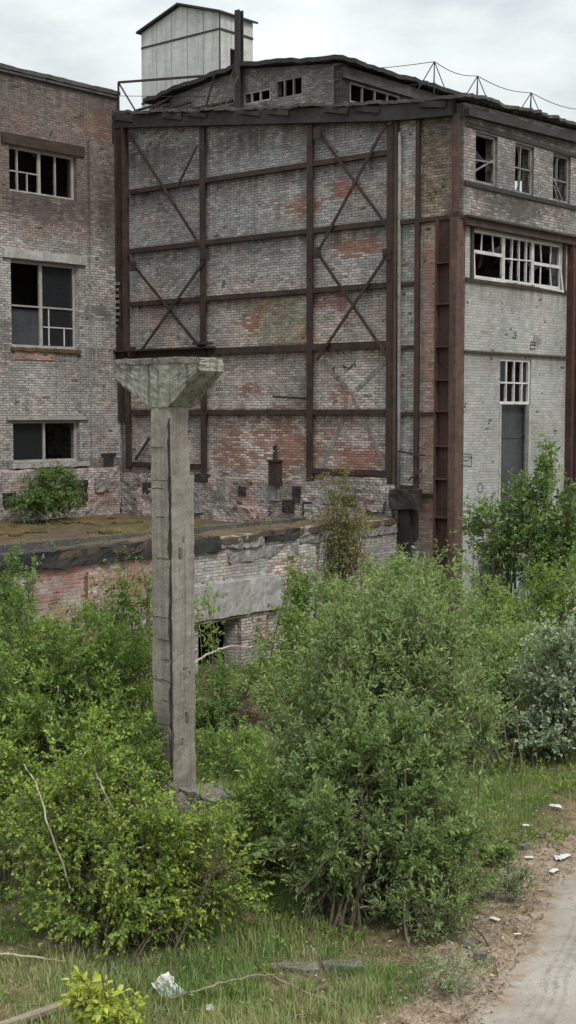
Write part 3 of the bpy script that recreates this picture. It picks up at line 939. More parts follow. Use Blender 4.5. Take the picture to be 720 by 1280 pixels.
for z in (zs, zs2):
    g.box((tl[0], TY - .02, z - .03), (tr_[0] + .02, TY - .002, z + .03)); 
g.box((tr_[0] + .002, TY - .02, zs - .05), (tr_[0] + .02, ty1, zs + .03))
g.box((tr_[0] - .02, TY - .025, tz0), (tr_[0] + .025, TY - .003, ez)); 
T.part('cover_strip', g, 'dark_metal')
g = MB()
for k in range(1, 5):
    a = tl[0] + (tr_[0] - tl[0]) * k / 5
    g.box((a - .01, TY - .012, tz0), (a + .01, TY - .001, shed_top(a) - .05))
for k in (1, 2):
    y = TY + (ty1 - TY) * (k / 3 + .0)
    g.box((tr_[0] + .001, y - .01, tz0), (tr_[0] + .012, y + .01, 16.95)); g.box((tr_[0] + .001, y - .01, 18.6), (tr_[0] + .012, y + .01, ez - .05))
T.part('panel_seam', g, 'concrete')

# ================================================================== BRICK BUILDING ON THE LEFT
LT = 16.62
B = Thing('brick_building', 'tall flat topped brick building on the left with three timber framed windows', 'building', (XL, -8, 0))
LWN = [(-4.5, -1.8, 13.0, 14.39), (-4.5, -1.78, 8.22, 10.92), (-4.5, -1.8, 4.6, 5.93)]
more = [(-9.5, -6.8, z0, z1) for (_, _, z0, z1) in LWN] + [(-14.5, -11.8, z0, z1) for (_, _, z0, z1) in LWN]
g = MB(); wall(g, map_side(XL), -18, 0, 0, LT, LWN + more, th=.45); B.part('facade_wall', g, 'left_brick')
g = MB(); g.box((XL - 9, -.4, 0), (XL - .46, -.002, LT)); g.box((XL - 9, -18, 0), (XL - .46, -17.6, LT)); g.box((XL - 9.4, -18, 0), (XL - 9.01, 0, LT)); B.each('rear_wall', g, 'left_brick')
g = MB(); g.box((XL - 3.5, -17.5, 0), (XL - 3.3, -.45, LT - .1))
for z in (3.6, 7.4, 12.2): g.box((XL - 3.29, -17.5, z), (XL - .47, -.45, z + .15))
B.each('floor_slab', g, 'interior')
g = MB(); g.box((XL - 9.4, -18, LT + .001), (XL - .35, 0, LT + .05)); B.part('roof', g, 'bitumen')
g = MB()
g.rough((XL - .4, -18, LT + .003), (XL + .10, .02, LT + .13), .2, .035, 2.2)
g.box((XL + .002, -18, LT - .098), (XL + .085, -.01, LT - .03))
B.part('coping', g, 'roof_edge')
# pilaster at the inner end, and its ragged bonding stones
g = MB(); g.rough((XL + .004, -1.35, 0), (XL + .12, -.03, 15.0), .18, .012, 2.0); B.part('pilaster', g, 'left_brick')
g = MB()
for k in range(7):
    z = 9.2 + k * .2
    g.box((XL + .12, -.3, z), (XL + .12 + random.uniform(.06, .16), -.05, z + .09))
B.each('bonding_brick', g, 'side_upper_brick')
for (a0, a1, z0, z1) in LWN + more:
    pass
WL = map_side(XL)
def leftwin(a0, a1, k):
    z0, z1 = LWN[k][2], LWN[k][3]
    if k == 0:
        win(B, WL, a0, a1, z0, z1, [.16, .48, .72], [], 'old_frame', d=-.2, fw=.08, mw=.05, heavy_cols=(1,), shards=2)
        g = MB(); g.bar((XL - .2, a0 + .08, z0 + .65), (XL - .2, a0 + 1.25, z0 + .65), .05, .04); g.bar((XL - .2, a0 + .83, z0 + .05), (XL - .2, a0 + .83, z0 + .62), .04, .04); B.part('glazing_bar', g, 'old_frame')
        g = MB(); g.box((XL + .004, a0 - .3, z1 + .02), (XL + .06, a1 + .3, z1 + .34)); B.part('lintel', g, 'rust')
    elif k == 1:
        win(B, WL, a0, a1, z0, z1, [.48], [.48], 'old_frame', d=-.2, fw=.09, mw=.05, heavy_cols=(0,), panes=((1, 0), (1, 1)), shards=0)
        g = MB(); g.bar((XL - .19, a0 + 1.62, z0 + .1), (XL - .19, a0 + 1.62, z0 + 1.25), .035, .035); g.bar((XL - .19, a0 + 2.25, z0 + .1), (XL - .19, a0 + 2.25, z0 + .7), .035, .035); g.bar((XL - .19, a0 + 1.4, z0 + .68), (XL - .19, a1 - .1, z0 + .68), .035, .035); B.part('glazing_bar', g, 'old_white')
        g = MB(); g.box((XL - .30, a0 + .1, z0 + .1), (XL - .26, a0 + 1.25, z1 - 1.5)); B.part('shutter_board', g, 'door_sheet')
        g = MB(); g.rough((XL + .004, a0 - .32, z1 + .03), (XL + .10, a1 + .3, z1 + .31), .12, .02, 3); B.part('lintel', g, 'plaster')
        g = MB(); g.rough((XL - .1, a0 - .05, z0 - .12), (XL + .09, a1 + .05, z0 - .01), .1, .03, 3); B.each('sill', g, 'moss')
        g = MB(); g.rough((XL - .05, a0 + .1, z0 - .38), (XL + .03, a1 - 1.0, z0 - .13), .1, .02, 3); B.each('sill', g, 'annex_red')
    else:
        win(B, WL, a0, a1, z0, z1, [.5], [], 'old_frame', d=-.2, fw=.09, mw=.09, panes=((0, 0),), shards=1)
        g = MB(); g.box((XL + .004, a0 - .25, z1 + .02), (XL + .08, a1 + .35, z1 + .13)); B.part('lintel', g, 'concrete')
        g = MB(); g.rough((XL - .1, a0 - .15, z0 - .16), (XL + .14, a1 + .3, z0 - .02), .12, .03, 3); B.each('sill', g, 'concrete')
for k in range(3):
    leftwin(-4.5, -1.8, k)
for k in range(3):
    leftwin(-9.5, -6.8, k)
g = MB(); g.box((XL + .122, -1.0, 4.75), (XL + .17, -.35, 4.83)); g.box((XL + .122, -.9, 4.2), (XL + .14, -.45, 4.72)); B.part('niche_ledge_shade', g, 'dark_metal')  # ledge over a dark plate that stands in for the niche's shade
g = MB(); g.rough((XL + .01, -18, 2.6), (XL + .35, -.36, 4.38), .16, .09, 2.0); B.part('plinth', g, 'plinth_brick')
g = MB(); g.rough((XL + .3, -2.6, 3.3), (XL + .5, -1.9, 4.0), .12, .06, 3); g.rough((XL + .3, -5.2, 3.35), (XL + .5, -4.8, 3.7), .12, .06, 3); B.each('hole_shade', g, 'dark_metal')  # dark lumps in place of shaded holes in the wall foot
g = MB(); g.rough((XL + .31, -4.2, 3.8), (XL + .48, -2.2, 4.2), .12, .05, 3); g.rough((XL + .3, -1.5, 3.6), (XL + .45, -.9, 4.0), .1, .08, 4); B.each('plaster_remnant', g, 'plaster_old')

# ================================================================== LOW ANNEX
A = Thing('brick_annex', 'low brick annex with a mossy flat roof, tar edge and crumbling whitewashed wall', 'annex', (XA, -8, 0))
AZ = 3.18
DO = (-8.25, -6.95, 0, 1.27)
g = MB(); wall(g, map_side(XA), -9.3, -.05, 0, AZ - .05, [DO], th=.4); A.part('front_wall', g, 'annex_white')
g = MB(); wall(g, map_side(XA), -22, -9.302, 0, AZ - .05, [], th=.4); A.part('front_wall', g, 'annex_red')
g = MB(); g.rough((XA + .004, -11.75, 0), (XA + .12, -11.3, AZ - .5), .15, .03, 2.5); A.part('pilaster', g, 'annex_red')
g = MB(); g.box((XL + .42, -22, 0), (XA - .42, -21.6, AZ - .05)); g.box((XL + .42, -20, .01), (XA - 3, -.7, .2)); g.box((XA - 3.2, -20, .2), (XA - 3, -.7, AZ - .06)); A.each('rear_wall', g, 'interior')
rg = MB()


def annex_z(x, y):
    t = min(1, max(0, (XA - .7 - x) / 2.6))
    return AZ + .06 - .42 * t * t * (3 - 2 * t) + .10 * noise.noise(Vector((x * .5, y * .5, 3))) + .05 * noise.noise(Vector((x * 2, y * 2, 5)))


roof_grid(rg, XL + .36, XA + .10, -22, -.36, annex_z, .14, .07, 90, 110); A.part('roof', rg, 'moss_roof')
g = MB(); g.rough((XA - .25, -21.8, AZ - .26), (XA + .11, -9.0, AZ + .09), .09, .085, 3.2); A.each('tar_edge', g, 'bitumen')
g = MB(); g.rough((XA - .2, -8.9, AZ - .3), (XA + .12, -7.6, AZ + .05), .12, .08, 1.8); g.rough((XA - .2, -5.9, AZ - .2), (XA + .1, -4.6, AZ + .07), .12, .08, 1.8); A.each('tar_edge', g, 'bitumen')
g = MB(); g.rough((XA - .1, -7.5, AZ - .25), (XA + .09, -6.0, AZ + .02), .1, .1, 3.0); g.rough((XA - .1, -4.5, AZ - .35), (XA + .05, -.2, AZ + .05), .1, .1, 3.0)
g.rough((XA - .1, -7.2, AZ - .62), (XA + .02, -4.6, AZ - .36), .1, .08, 3.0); A.each('plaster_remnant', g, 'plaster_old')
g = MB(); g.rough((XA - .15, -9.1, 1.29), (XA + .22, -5.4, 2.12), .12, .04, 2.0); A.part('concrete_lintel', g, 'plaster')
g = MB(); g.rough((XA - .3, -9.0, 1.2), (XA + .16, -5.9, 1.287), .13, .03, 2); A.part('lintel_soffit', g, 'timber')
g = MB(); g.rough((XA + .003, -6.9, 0), (XA + .15, -6.0, 1.2), .12, .05, 2); A.part('pier', g, 'plinth_brick')
g = MB()
for (x0, x1, y0, y1) in ((-8.5, -5, -6, -2), (-13, -9.5, -9, -6.5), (-9.5, -7.5, -12.5, -10), (-12.5, -10, -4.5, -2.5)):
    gx = MB()
    roof_grid(gx, x0, x1, y0, y1, lambda x, y: annex_z(x, y) + .03 + .1 * max(0, noise.noise(Vector((x * 1.2, y * 1.2, 8))) + .1), .16, .5, 16, 16)
    g.add(gx.v, gx.f)
A.each('moss_mat', g, 'moss')

# ------------------------------------------------------------------ loose things on the annex roof
pb = (-6.2, -.55, 3.9)
S = Thing('rusty_vent', 'dark rusty box vent with a thin broken pipe on the masonry ledge', 'vent', pb)
g = MB(); g.box((-6.42, -.6, 4.0), (-6.08, -.36, 4.72)); g.box((-6.46, -.64, 4.72), (-6.04, -.345, 4.77)); S.part('box', g, 'rust')
g = MB(); g.tube([(-6.25, -.48, 4.77), (-6.25, -.48, 5.0), (-6.22, -.48, 5.0), (-6.22, -.48, 5.22)], [.07, .07, .04, .04], 8); g.box((-6.3, -.52, 5.05), (-6.25, -.45, 5.2)); S.part('pipe', g, 'dark_metal')
g = MB(); g.bar((-13.0, -8.2, AZ + .35), (-12.9, -5.9, AZ + .38), .10, .09)
solo('timber_beam', g, 'old_white', (-13, -7, AZ + .3), 'pale timber beam lying on the annex roof beside the leafy bush', 'beam')
# ================================================================== CONCRETE PILLAR
pw = on_ground(214, 1003)
ps = to_site(pw)
px0, py0 = ps.x - .2, ps.y + .275           # centre of the shaft (front corner is where the two faces meet)
P = Thing('concrete_pillar', 'weathered concrete pillar with a mossy bracket head, standing alone among the bushes', 'pillar', (px0, py0, 0))
g = MB(); g.rough((px0 - .2, py0 - .275, -.3), (px0 + .19, py0 + .26, 5.12), .075, .018, 2.4)
P.part('shaft', g, 'pillar_concrete')
g = MB(); g.rough((px0 - .2, py0 - .275, 5.13), (px0 + .185, py0 + .17, 6.4), .07, .028, 2.4)
P.part('shaft', g, 'pillar_flank')
# smooth flank slab of the right face
g = MB(); g.rough((px0 + .17, py0 - .235, .05), (px0 + .215, py0 + .262, 5.2), .07, .03, 2.6)
P.part('flank', g, 'pillar_flank')


def head_taper(q):
    x = q.x - px0
    zb = 6.27
    if x < -.2:
        zb = 6.27 + (-.2 - x) / .85 * .46
    elif x > .2:
        zb = 6.27 + (x - .2) / .66 * .56
    zt = 7.03 - .02 * x + (.02 if x > 0 else -.04 * min(1, max(0, -x - .6)))
    t = (q.z - 6.0) / 1.0
    return Vector((q.x, q.y, zb + t * (zt - zb)))


g = MB(); g.rough((px0 - 1.02, py0 - .29, 6.0), (px0 + .86, py0 + .27, 7.0), .045, .032, 3.4, head_taper)
P.part('bracket_head', g, 'mossy_concrete')
g = MB(); g.rough((px0 - 1.04, py0 - .27, 6.72), (px0 - .93, py0 + .2, 6.98), .06, .06, 4);
g.rough((px0 - 1.0, py0 - .31, 6.96), (px0 + .86, py0 - .1, 7.035), .06, .04, 4)
P.each('broken_edge', g, 'broken_concrete')
cx_, cy_ = px0 + .197, py0 - .272
random.seed(5)
g = MB()
pts = [(cx_ + random.uniform(-.02, .012), cy_ + random.uniform(-.004, .012), .1 + k * .12) for k in range(51)]
g.tube(pts, [random.uniform(.008, .024) for _ in pts], 5)
P.part('edge_crack', g, 'dark_metal')
g = MB(); g.tube([(px0 + .203, py0 - .25, .3), (px0 + .21, py0 - .262, 2.2), (px0 + .205, py0 - .25, 4.2), (px0 + .2, py0 - .26, 6.1)], .009, 6); P.part('rebar', g, 'rust')
g = MB()
for z in (.35, .62, .92, 1.25, 1.62, 1.95, 2.28, 2.6, 2.95, 3.9, 4.55, 5.0, 5.65):
    x0 = px0 - .2 + random.choice((0, 0, .1)); 
    pts = [(x0 + (px0 + .19 - x0) * t / 6, py0 - .277 + random.uniform(-.006, .004), z + random.uniform(-.012, .012)) for t in range(7)]
    g.tube(pts[random.choice((0, 0, 2)):random.choice((7, 7, 5))], .0055, 4)
P.part('stirrup', g, 'dark_metal')
g = MB()
for (dy, z, w, h) in ((-.08, 3.9, .05, .16), (.0, 4.15, .03, .08), (-.02, 2.1, .12, .05), (.05, 1.25, .06, .16), (-.06, .9, .04, .1), (.1, 2.0, .05, .06)):
    g.rough((px0 + .212, py0 + dy, z), (px0 + .232, py0 + dy + w, z + h), .03, .02, 6)
P.each('spall', g, 'broken_concrete')
bs = to_site(on_ground(256, 1018))
g = MB(); g.rough((bs.x - .42, bs.y - .2, -.1), (bs.x + .35, bs.y + .4, .36), .08, .10, 2.4)
solo('concrete_block', g, 'broken_concrete', (bs.x, bs.y, 0), 'broken lump of concrete lying at the foot of the pillar', 'block')
bs = to_site(on_ground(222, 1008))
g = MB(); g.rough((bs.x - .2, bs.y - .35, -.1), (bs.x + .5, bs.y + .1, .26), .06, .15, 4); 
solo('concrete_footing', g, 'broken_concrete', (bs.x, bs.y, 0), 'crumbled concrete footing around the base of the lone pillar', 'footing')
bw = to_site(on_ground(306, 905)); 
g = MB(); g.rough((bw.x - .7, bw.y - .2, -.1), (bw.x - .05, bw.y + .2, .55), .09, .09, 3); g.rough((bw.x + .1, bw.y - .1, -.1), (bw.x + .8, bw.y + .3, .32), .09, .09, 3)
solo('brick_stub', g, 'annex_red', (bw.x, bw.y, 0), 'low stub of broken red brick wall in the undergrowth right of the pillar', 'rubble')

# ================================================================== GROUND AND ROAD
EDGE = [(-4.5, -2), (-2.0, 4.0), (-.4, 8.6), (.95, 11.2), (1.85, 13.4), (2.42, 14.9), (2.96, 16.3), (3.42, 17.5), (4.1, 18.55), (5.2, 19.8), (7.5, 21.4), (12, 23.2), (22, 25.5), (60, 31)]


def catmull(pts, step):
    out = []
    P_ = [np.array(p, float) for p in pts]
    for i in range(len(P_) - 1):
        p0, p1, p2, p3 = P_[max(i - 1, 0)], P_[i], P_[i + 1], P_[min(i + 2, len(P_) - 1)]
        n = max(2, int(np.linalg.norm(p2 - p1) / step))
        for k in range(n):
            t = k / n
            out.append(.5 * ((2 * p1) + (-p0 + p2) * t + (2 * p0 - 5 * p1 + 4 * p2 - p3) * t * t + (-p0 + 3 * p1 - 3 * p2 + p3) * t ** 3))
    out.append(P_[-1])
    return np.array(out)


EC = catmull(EDGE, .12)
ED = catmull(EDGE, .5)


def road_dist(x, y):
    """signed distance to the road edge, positive off the road (left of the edge)"""
    p = np.stack([np.asarray(x, float).ravel(), np.asarray(y, float).ravel()], 1)
    best = np.full(len(p), 1e9); sg = np.ones(len(p))
    for i in range(len(ED) - 1):
        a, b = ED[i], ED[i + 1]
        ab = b - a
        t = np.clip(((p - a) @ ab) / (ab @ ab), 0, 1)
        q = a + t[:, None] * ab
        d = np.hypot(*(p - q).T)
        cr = ab[0] * (p[:, 1] - a[1]) - ab[1] * (p[:, 0] - a[0])
        m = d < best
        best[m] = d[m]; sg[m] = np.where(cr[m] >= 0, 1, -1)
    return best * sg


def axis(lo, hi, fine, far):
    a = list(np.arange(lo, hi + 1e-6, fine))
    s, v = fine, hi
    while v < far:
        s *= 1.35; v += s; a.append(v)
    s, v = fine, lo
    while v > -far:
        s *= 1.35; v -= s; a.insert(0, v)
    return np.array(a)


gx, gy = axis(-8, 9, .16, 900), axis(8, 30, .16, 900)
GX, GY = np.meshgrid(gx, gy)
dist = road_dist(GX, GY)
gz = np.array([(noise.noise(Vector((x * .45, y * .45, 2))) * .10 + noise.noise(Vector((x * 2.1, y * 2.1, 6))) * .035) for x, y in zip(GX.ravel(), GY.ravel())])
near = np.clip(dist / 2.0, 0, 1)
farfade = np.clip(1 - (np.hypot(GX.ravel(), GY.ravel()) - 60) / 60, 0, 1)
gz = (gz - .01) * near * farfade - .012
nx_, ny_ = len(gx), len(gy)
me = bpy.data.meshes.new('ground')
faces = [(j * nx_ + i, j * nx_ + i + 1, (j + 1) * nx_ + i + 1, (j + 1) * nx_ + i) for j in range(ny_ - 1) for i in range(nx_ - 1)]
me.from_pydata(np.stack([GX.ravel(), GY.ravel(), gz], 1).tolist(), [], faces)
at = me.attributes.new('edge', 'FLOAT', 'POINT')
at.data.foreach_set('value', dist.astype(np.float32))
me.polygons.foreach_set('use_smooth', [True] * len(me.polygons))
s = NT('ground')
v = s.pos()
ed = s.attr('edge')
n1, n2, n3 = s.noise(v, .7, 8, .7), s.noise(v, 3.2, 8, .7), s.noise(v, 22, 4, .7)
soil = s.mix(s.step(n2, .35, .65), (.10, .075, .045), (.19, .145, .085))
soil = s.mix(s.step(n1, .45, .62), soil, (.085, .095, .035))
verge = s.mix(s.step(n2, .36, .62), (.155, .11, .075), (.30, .235, .175))
verge = s.mix(s.step(s.noise(v, 1.1, 7, .7), .54, .62), verge, (.17, .135, .045))
verge = s.mix(s.step(s.math('ADD', n2, s.math('MULTIPLY', n3, .5)), .88, .98), verge, (.34, .31, .28))
e2 = s.math('ADD', ed, s.math('MULTIPLY', s.math('SUBTRACT', n1, .5), 2.4))
col = s.mix(s.step(e2, .55, 1.05), verge, soil)
col = s.mix(1.0, col, s.n('MapRange', _0=n3, _1=.25, _2=.75, _3=.55, _4=1.45), 'MULTIPLY')
M['ground'] = s.finish(col, .95, s.bump(s.math('ADD', n2, s.math('MULTIPLY', n3, .7)), .8, .05), .1)
me.materials.append(M['ground'])
gr = bpy.data.objects.new('ground', me); COL.objects.link(gr); gr['kind'] = 'structure'

LAT = np.array([0, .12, .25, .4, .6, .85, 1.2, 1.7, 2.4, 3.5, 6, 12, 40])
RD = np.array([.86, -.51])
rv, rf, ra = [], [], []
for i, e in enumerate(EC):
    j = noise.noise(Vector((e[0] * 1.3, e[1] * 1.3, 12))) * .22 + noise.noise(Vector((e[0] * 6, e[1] * 6, 3))) * .06
    for k, l in enumerate(LAT):
        q = e + RD * (l + (j if k < 4 else j * max(0, 1 - l)))
        rv.append((q[0], q[1], .004 + .02 * min(1, l / .8))); ra.append(l)
m_ = len(LAT)
for i in range(len(EC) - 1):
    for k in range(m_ - 1):
        rf.append((i * m_ + k, i * m_ + k + 1, (i + 1) * m_ + k + 1, (i + 1) * m_ + k))
me = bpy.data.meshes.new('road')
me.from_pydata(rv, [], rf)
at = me.attributes.new('edge', 'FLOAT', 'POINT'); at.data.foreach_set('value', np.array(ra, np.float32))
s = NT('road')
v = s.pos(); ed = s.attr('edge')
n1, n2, n3 = s.noise(v, .6, 8, .7), s.noise(v, 4, 8, .7), s.noise(v, 40, 4, .7)
dust = s.mix(s.step(n1, .38, .64), (.225, .20, .172), (.30, .272, .24))
dust = s.mix(s.step(n2, .52, .72), dust, (.165, .145, .128))
wob = s.math('ADD', ed, s.math('MULTIPLY', s.math('SUBTRACT', s.noise(v, .35, 2), .5), .35))
tr = None
for c in (.55, .66, .77, 1.95, 2.06):
    b = s.math('SUBTRACT', 1.0, s.step(s.math('ABSOLUTE', s.math('SUBTRACT', wob, c)), .0, .05))
    tr = b if tr is None else s.math('MAXIMUM', tr, b)
col = s.mix(s.math('MULTIPLY', s.math('MULTIPLY', tr, .5), s.step(n2, .36, .6)), dust, (.165, .145, .13))
dirt = s.mix(s.step(n2, .38, .6), (.16, .115, .08), (.27, .215, .165))
e3 = s.math('ADD', ed, s.math('MULTIPLY', s.math('SUBTRACT', s.noise(v, 2.2, 7, .7), .5), 1.5))
col = s.mix(s.step(e3, .10, .42), dirt, col)
peb = s.step(s.n('TexVoronoi', Vector=v, Scale=26.0), .10, .20)
col = s.mix(s.math('MULTIPLY', s.math('SUBTRACT', 1.0, peb), .45), col, (.42, .40, .38))
cr = s.n('TexVoronoi', props={'feature': 'DISTANCE_TO_EDGE'}, Vector=s.n('VectorMath', props={'operation': 'ADD'}, _0=v, _1=s.noise(v, 3, 4, .6, out=1)), Scale=.55)
col = s.mix(s.math('MULTIPLY', s.math('SUBTRACT', 1.0, s.step(cr, .004, .018)), .4), col, (.13, .12, .11))
col = s.mix(1.0, col, s.n('MapRange', _0=n3, _1=.25, _2=.75, _3=.8, _4=1.2), 'MULTIPLY')
M['road'] = s.finish(col, .95, s.bump(s.math('ADD', s.math('MULTIPLY', n2, .6), s.math('SUBTRACT', n3, tr)), .4, .02), .1)
me.materials.append(M['road'])
ro = bpy.data.objects.new('road', me); COL.objects.link(ro); ro['kind'] = 'structure'


# ================================================================== FOLIAGE
def unit(a):
    return a / np.maximum(np.linalg.norm(a, axis=-1, keepdims=True), 1e-9)


class Leaves:
    def __init__(s):
        s.p, s.d, s.n, s.l, s.w, s.t, s.y = [], [], [], [], [], [], []

    def add(s, p, d, n, l, w, t, y):
        s.p.append(p); s.d.append(d); s.n.append(n); s.l.append(l); s.w.append(w); s.t.append(t); s.y.append(y)

    def mesh(s, name, mat, off, simple=False, fold=.18, curl=.15):
        p, d, n = (np.concatenate(a) for a in (s.p, s.d, s.n))
        l, w, t, y = (np.concatenate(a) for a in (s.l, s.w, s.t, s.y))
        d = unit(d); sd = unit(np.cross(d, n)); n = np.cross(sd, d)
        p = p - np.asarray(off)
        L, W = l[:, None], w[:, None]
        if simple:
            vs = np.stack([p, p + d * L * .45 + sd * W * .5 + n * W * fold, p + d * L - n * L * curl, p + d * L * .45 - sd * W * .5 + n * W * fold], 1)
            fidx = np.array([[0, 1, 2, 3]])
        else:
            vs = np.stack([p, p + d * L * .3 + sd * W * .46 + n * W * fold, p + d * L * .68 + sd * W * .38 + n * W * fold * .6, p + d * L - n * L * curl,
                           p + d * L * .68 - sd * W * .38 + n * W * fold * .6, p + d * L * .3 - sd * W * .46 + n * W * fold], 1)
            fidx = np.array([[0, 1, 2, 3], [0, 3, 4, 5]])
        N, K = vs.shape[0], vs.shape[1]
        faces = (np.arange(N)[:, None, None] * K + fidx[None]).reshape(-1, 4)
        me = bpy.data.meshes.new(name)
        me.vertices.add(N * K); me.vertices.foreach_set('co', vs.astype(np.float32).ravel())
        nf = len(faces)
        me.loops.add(nf * 4); me.loops.foreach_set('vertex_index', faces.astype(np.int32).ravel())
        me.polygons.add(nf); me.polygons.foreach_set('loop_start', np.arange(nf, dtype=np.int32) * 4); me.polygons.foreach_set('loop_total', np.full(nf, 4, np.int32))
        me.update(calc_edges=True)
        for nm, arr in (('tint', t), ('youth', y)):
            a = me.attributes.new(nm, 'FLOAT', 'FACE')
            a.data.foreach_set('value', np.repeat(arr, len(fidx)).astype(np.float32))
        me.materials.append(M[mat])
        o = bpy.data.objects.new(name, me); COL.objects.link(o)
        return o


def twig_leaves(Lv, o, d, L, n, ll, lw, tint, young, droop=0.0, spread=.9, tipfrac=.25, updown=.5):
    """n leaves in a spiral along a curved twig; returns the twig's end"""
    t = np.sort(rng.uniform(.08, 1, n))
    g = np.array([0, 0, -1.0])
    pos = o + d * (L * t)[:, None] + g * (droop * L * t ** 2)[:, None]
    tan = unit(d + g * (2 * droop * t)[:, None])
    ref = np.array([.31, .17, .93])
    a = unit(np.cross(d, ref)); b = np.cross(d, a)
    ang = np.arange(n) * 2.4 + rng.uniform(0, 6.28)
    perp = a * np.cos(ang)[:, None] + b * np.sin(ang)[:, None]
    ld = unit(tan * (.55 + .5 * t)[:, None] + perp * spread + rng.normal(0, .22, (n, 3)) + g * droop * .6)
    nn = np.array([0, 0, 1.0]) * updown + perp * .25 + rng.normal(0, .45, (n, 3))
    sz = rng.uniform(.4, 1.4, n) * (1 - .35 * t) * rng.uniform(.75, 1.2)
    y = np.clip((t - (1 - tipfrac)) / tipfrac, 0, 1) * young + rng.uniform(0, .12, n)
    Lv.add(pos, ld, nn, ll * sz, lw * sz, np.clip(tint + rng.normal(0, .2, n), 0, 1), np.clip(y, 0, 1))
    return o + d * L + g * droop * L


BUSH_N = 0


def bush(name, label, cat, base, lobes, mat, stems=40, twigs=14, leaves=13, ll=.085, lw=.03, tl=.45, droop=.1, group=None, up=.5, young=.6,
         bark='bark', simple=False, stem_r=.016, core=.5, spread=.9, first=.4, foot=.3, updown=.5, leafname='foliage', tipfrac=.25, fold=.18):
    base = np.array(base, float)
    LB = []
    for (x, y, w, h, Y) in lobes:
        c = np.array(at_depth(x, y, Y)); k = Y / FPX
        LB.append((c, np.array([w / 2 * k, w / 2 * k * .85, h / 2 * k])))
    vol = np.array([r[0] * r[2] for _, r in LB]); vol = vol / vol.sum()
    Lv = Leaves(); st = MB(); tw = MB()
    for i in range(stems):
        c, r = LB[rng.choice(len(LB), p=vol)]
        v = unit(rng.normal(0, 1, 3)); v[2] = v[2] * .9 + .12
        rad = rng.uniform(core, 1.0) ** .6 * rng.uniform(.8, 1.08) * (1.0 + (rng.uniform(.12, .42) if rng.uniform() < .14 else 0.0))
        tgt = c + v * r * rad
        tgt[2] = max(tgt[2], base[2] + .12)
        a = base + np.array([*rng.normal(0, foot, 2), 0]); a[2] = base[2] - .05
        ctrl = a + (tgt - a) * np.array([.35, .35, .72]) + rng.normal(0, .12, 3)
        ts = np.linspace(0, 1, 8)[:, None]
        pts = (1 - ts) ** 2 * a + 2 * ts * (1 - ts) * ctrl + ts ** 2 * tgt
        hgt = np.linalg.norm(tgt - a)
        st.tube(pts.tolist(), [max(.003, stem_r * (1 - .85 * k / 7)) * min(1.2, hgt / 2 + .3) for k in range(8)], 5)
        stint = rng.uniform(0, 1.0)
        for q in range(twigs):
            t = first + (1 - first) * rng.uniform(0, 1) ** .7
            o = (1 - t) ** 2 * a + 2 * t * (1 - t) * ctrl + t ** 2 * tgt
            out = unit((o - c) / r)
            d = unit(out * .55 + np.array([0, 0, up]) + rng.normal(0, .5, 3) + unit(tgt - ctrl) * .35)
            L = tl * rng.uniform(.5, 1.25)
            e = twig_leaves(Lv, o, d, L, max(3, int(leaves * rng.uniform(.6, 1.2))), ll, lw, stint + rng.normal(0, .1), young, droop, spread, tipfrac, updown)
            if not simple:
                m = o + d * L * .5 - np.array([0, 0, droop * L * .25])
                tw.tube([o, m, e], [.005, .004, .002], 3)
    T = Thing(name, label, cat, base, site=False, group=group)
    T.part('stem', st, bark)
    if tw.v:
        st2 = T.part('twig', tw, bark)
    o = Lv.mesh(leafname, mat, base, simple, fold)
    o.parent = T.e
    return T


M['leaf_willow'] = leaf_mat('leaf_willow', (0.083, 0.138, 0.043), (0.219, 0.302, 0.101), (0.388, 0.440, 0.220), .36, back=(0.244, 0.317, 0.156))
M['leaf_birch'] = leaf_mat('leaf_birch', (0.095, 0.163, 0.037), (0.230, 0.326, 0.065), (0.462, 0.500, 0.082), .35)
M['leaf_mid'] = leaf_mat('leaf_mid', (0.072, 0.122, 0.034), (0.191, 0.281, 0.068), (0.335, 0.418, 0.102), .3)
M['leaf_sallow'] = leaf_mat('leaf_sallow', (0.067, 0.126, 0.036), (0.173, 0.255, 0.078), (0.317, 0.378, 0.157), .36, back=(0.211, 0.280, 0.124))
M['leaf_silver'] = leaf_mat('leaf_silver', (.085, .145, .072), (.175, .25, .135), (.50, .56, .44), .22, back=(.34, .40, .29))
M['leaf_dark'] = leaf_mat('leaf_dark', (0.072, 0.129, 0.046), (0.189, 0.282, 0.087), (0.347, 0.456, 0.126), .3)
M['leaf_maple'] = leaf_mat('leaf_maple', (0.072, 0.125, 0.044), (0.165, 0.245, 0.081), (0.286, 0.350, 0.138), .36)
M['leaf_yellow'] = leaf_mat('leaf_yellow', (0.209, 0.272, 0.053), (0.416, 0.465, 0.087), (0.589, 0.590, 0.141), .38)
M['leaf_olive'] = leaf_mat('leaf_olive', (.11, .115, .04), (.22, .215, .075), (.32, .28, .12), .35)
M['leaf_grey'] = leaf_mat('leaf_grey', (0.118, 0.168, 0.087), (0.253, 0.320, 0.175), (0.421, 0.472, 0.262), .2)


def gp(x, y, z=0.0):
    p = on_ground(x, y, z)
    return (p.x, p.y, p.z)


def gd(x, Y):
    p = at_depth(x, 700, Y)
    return (p.x, Y, 0.0)


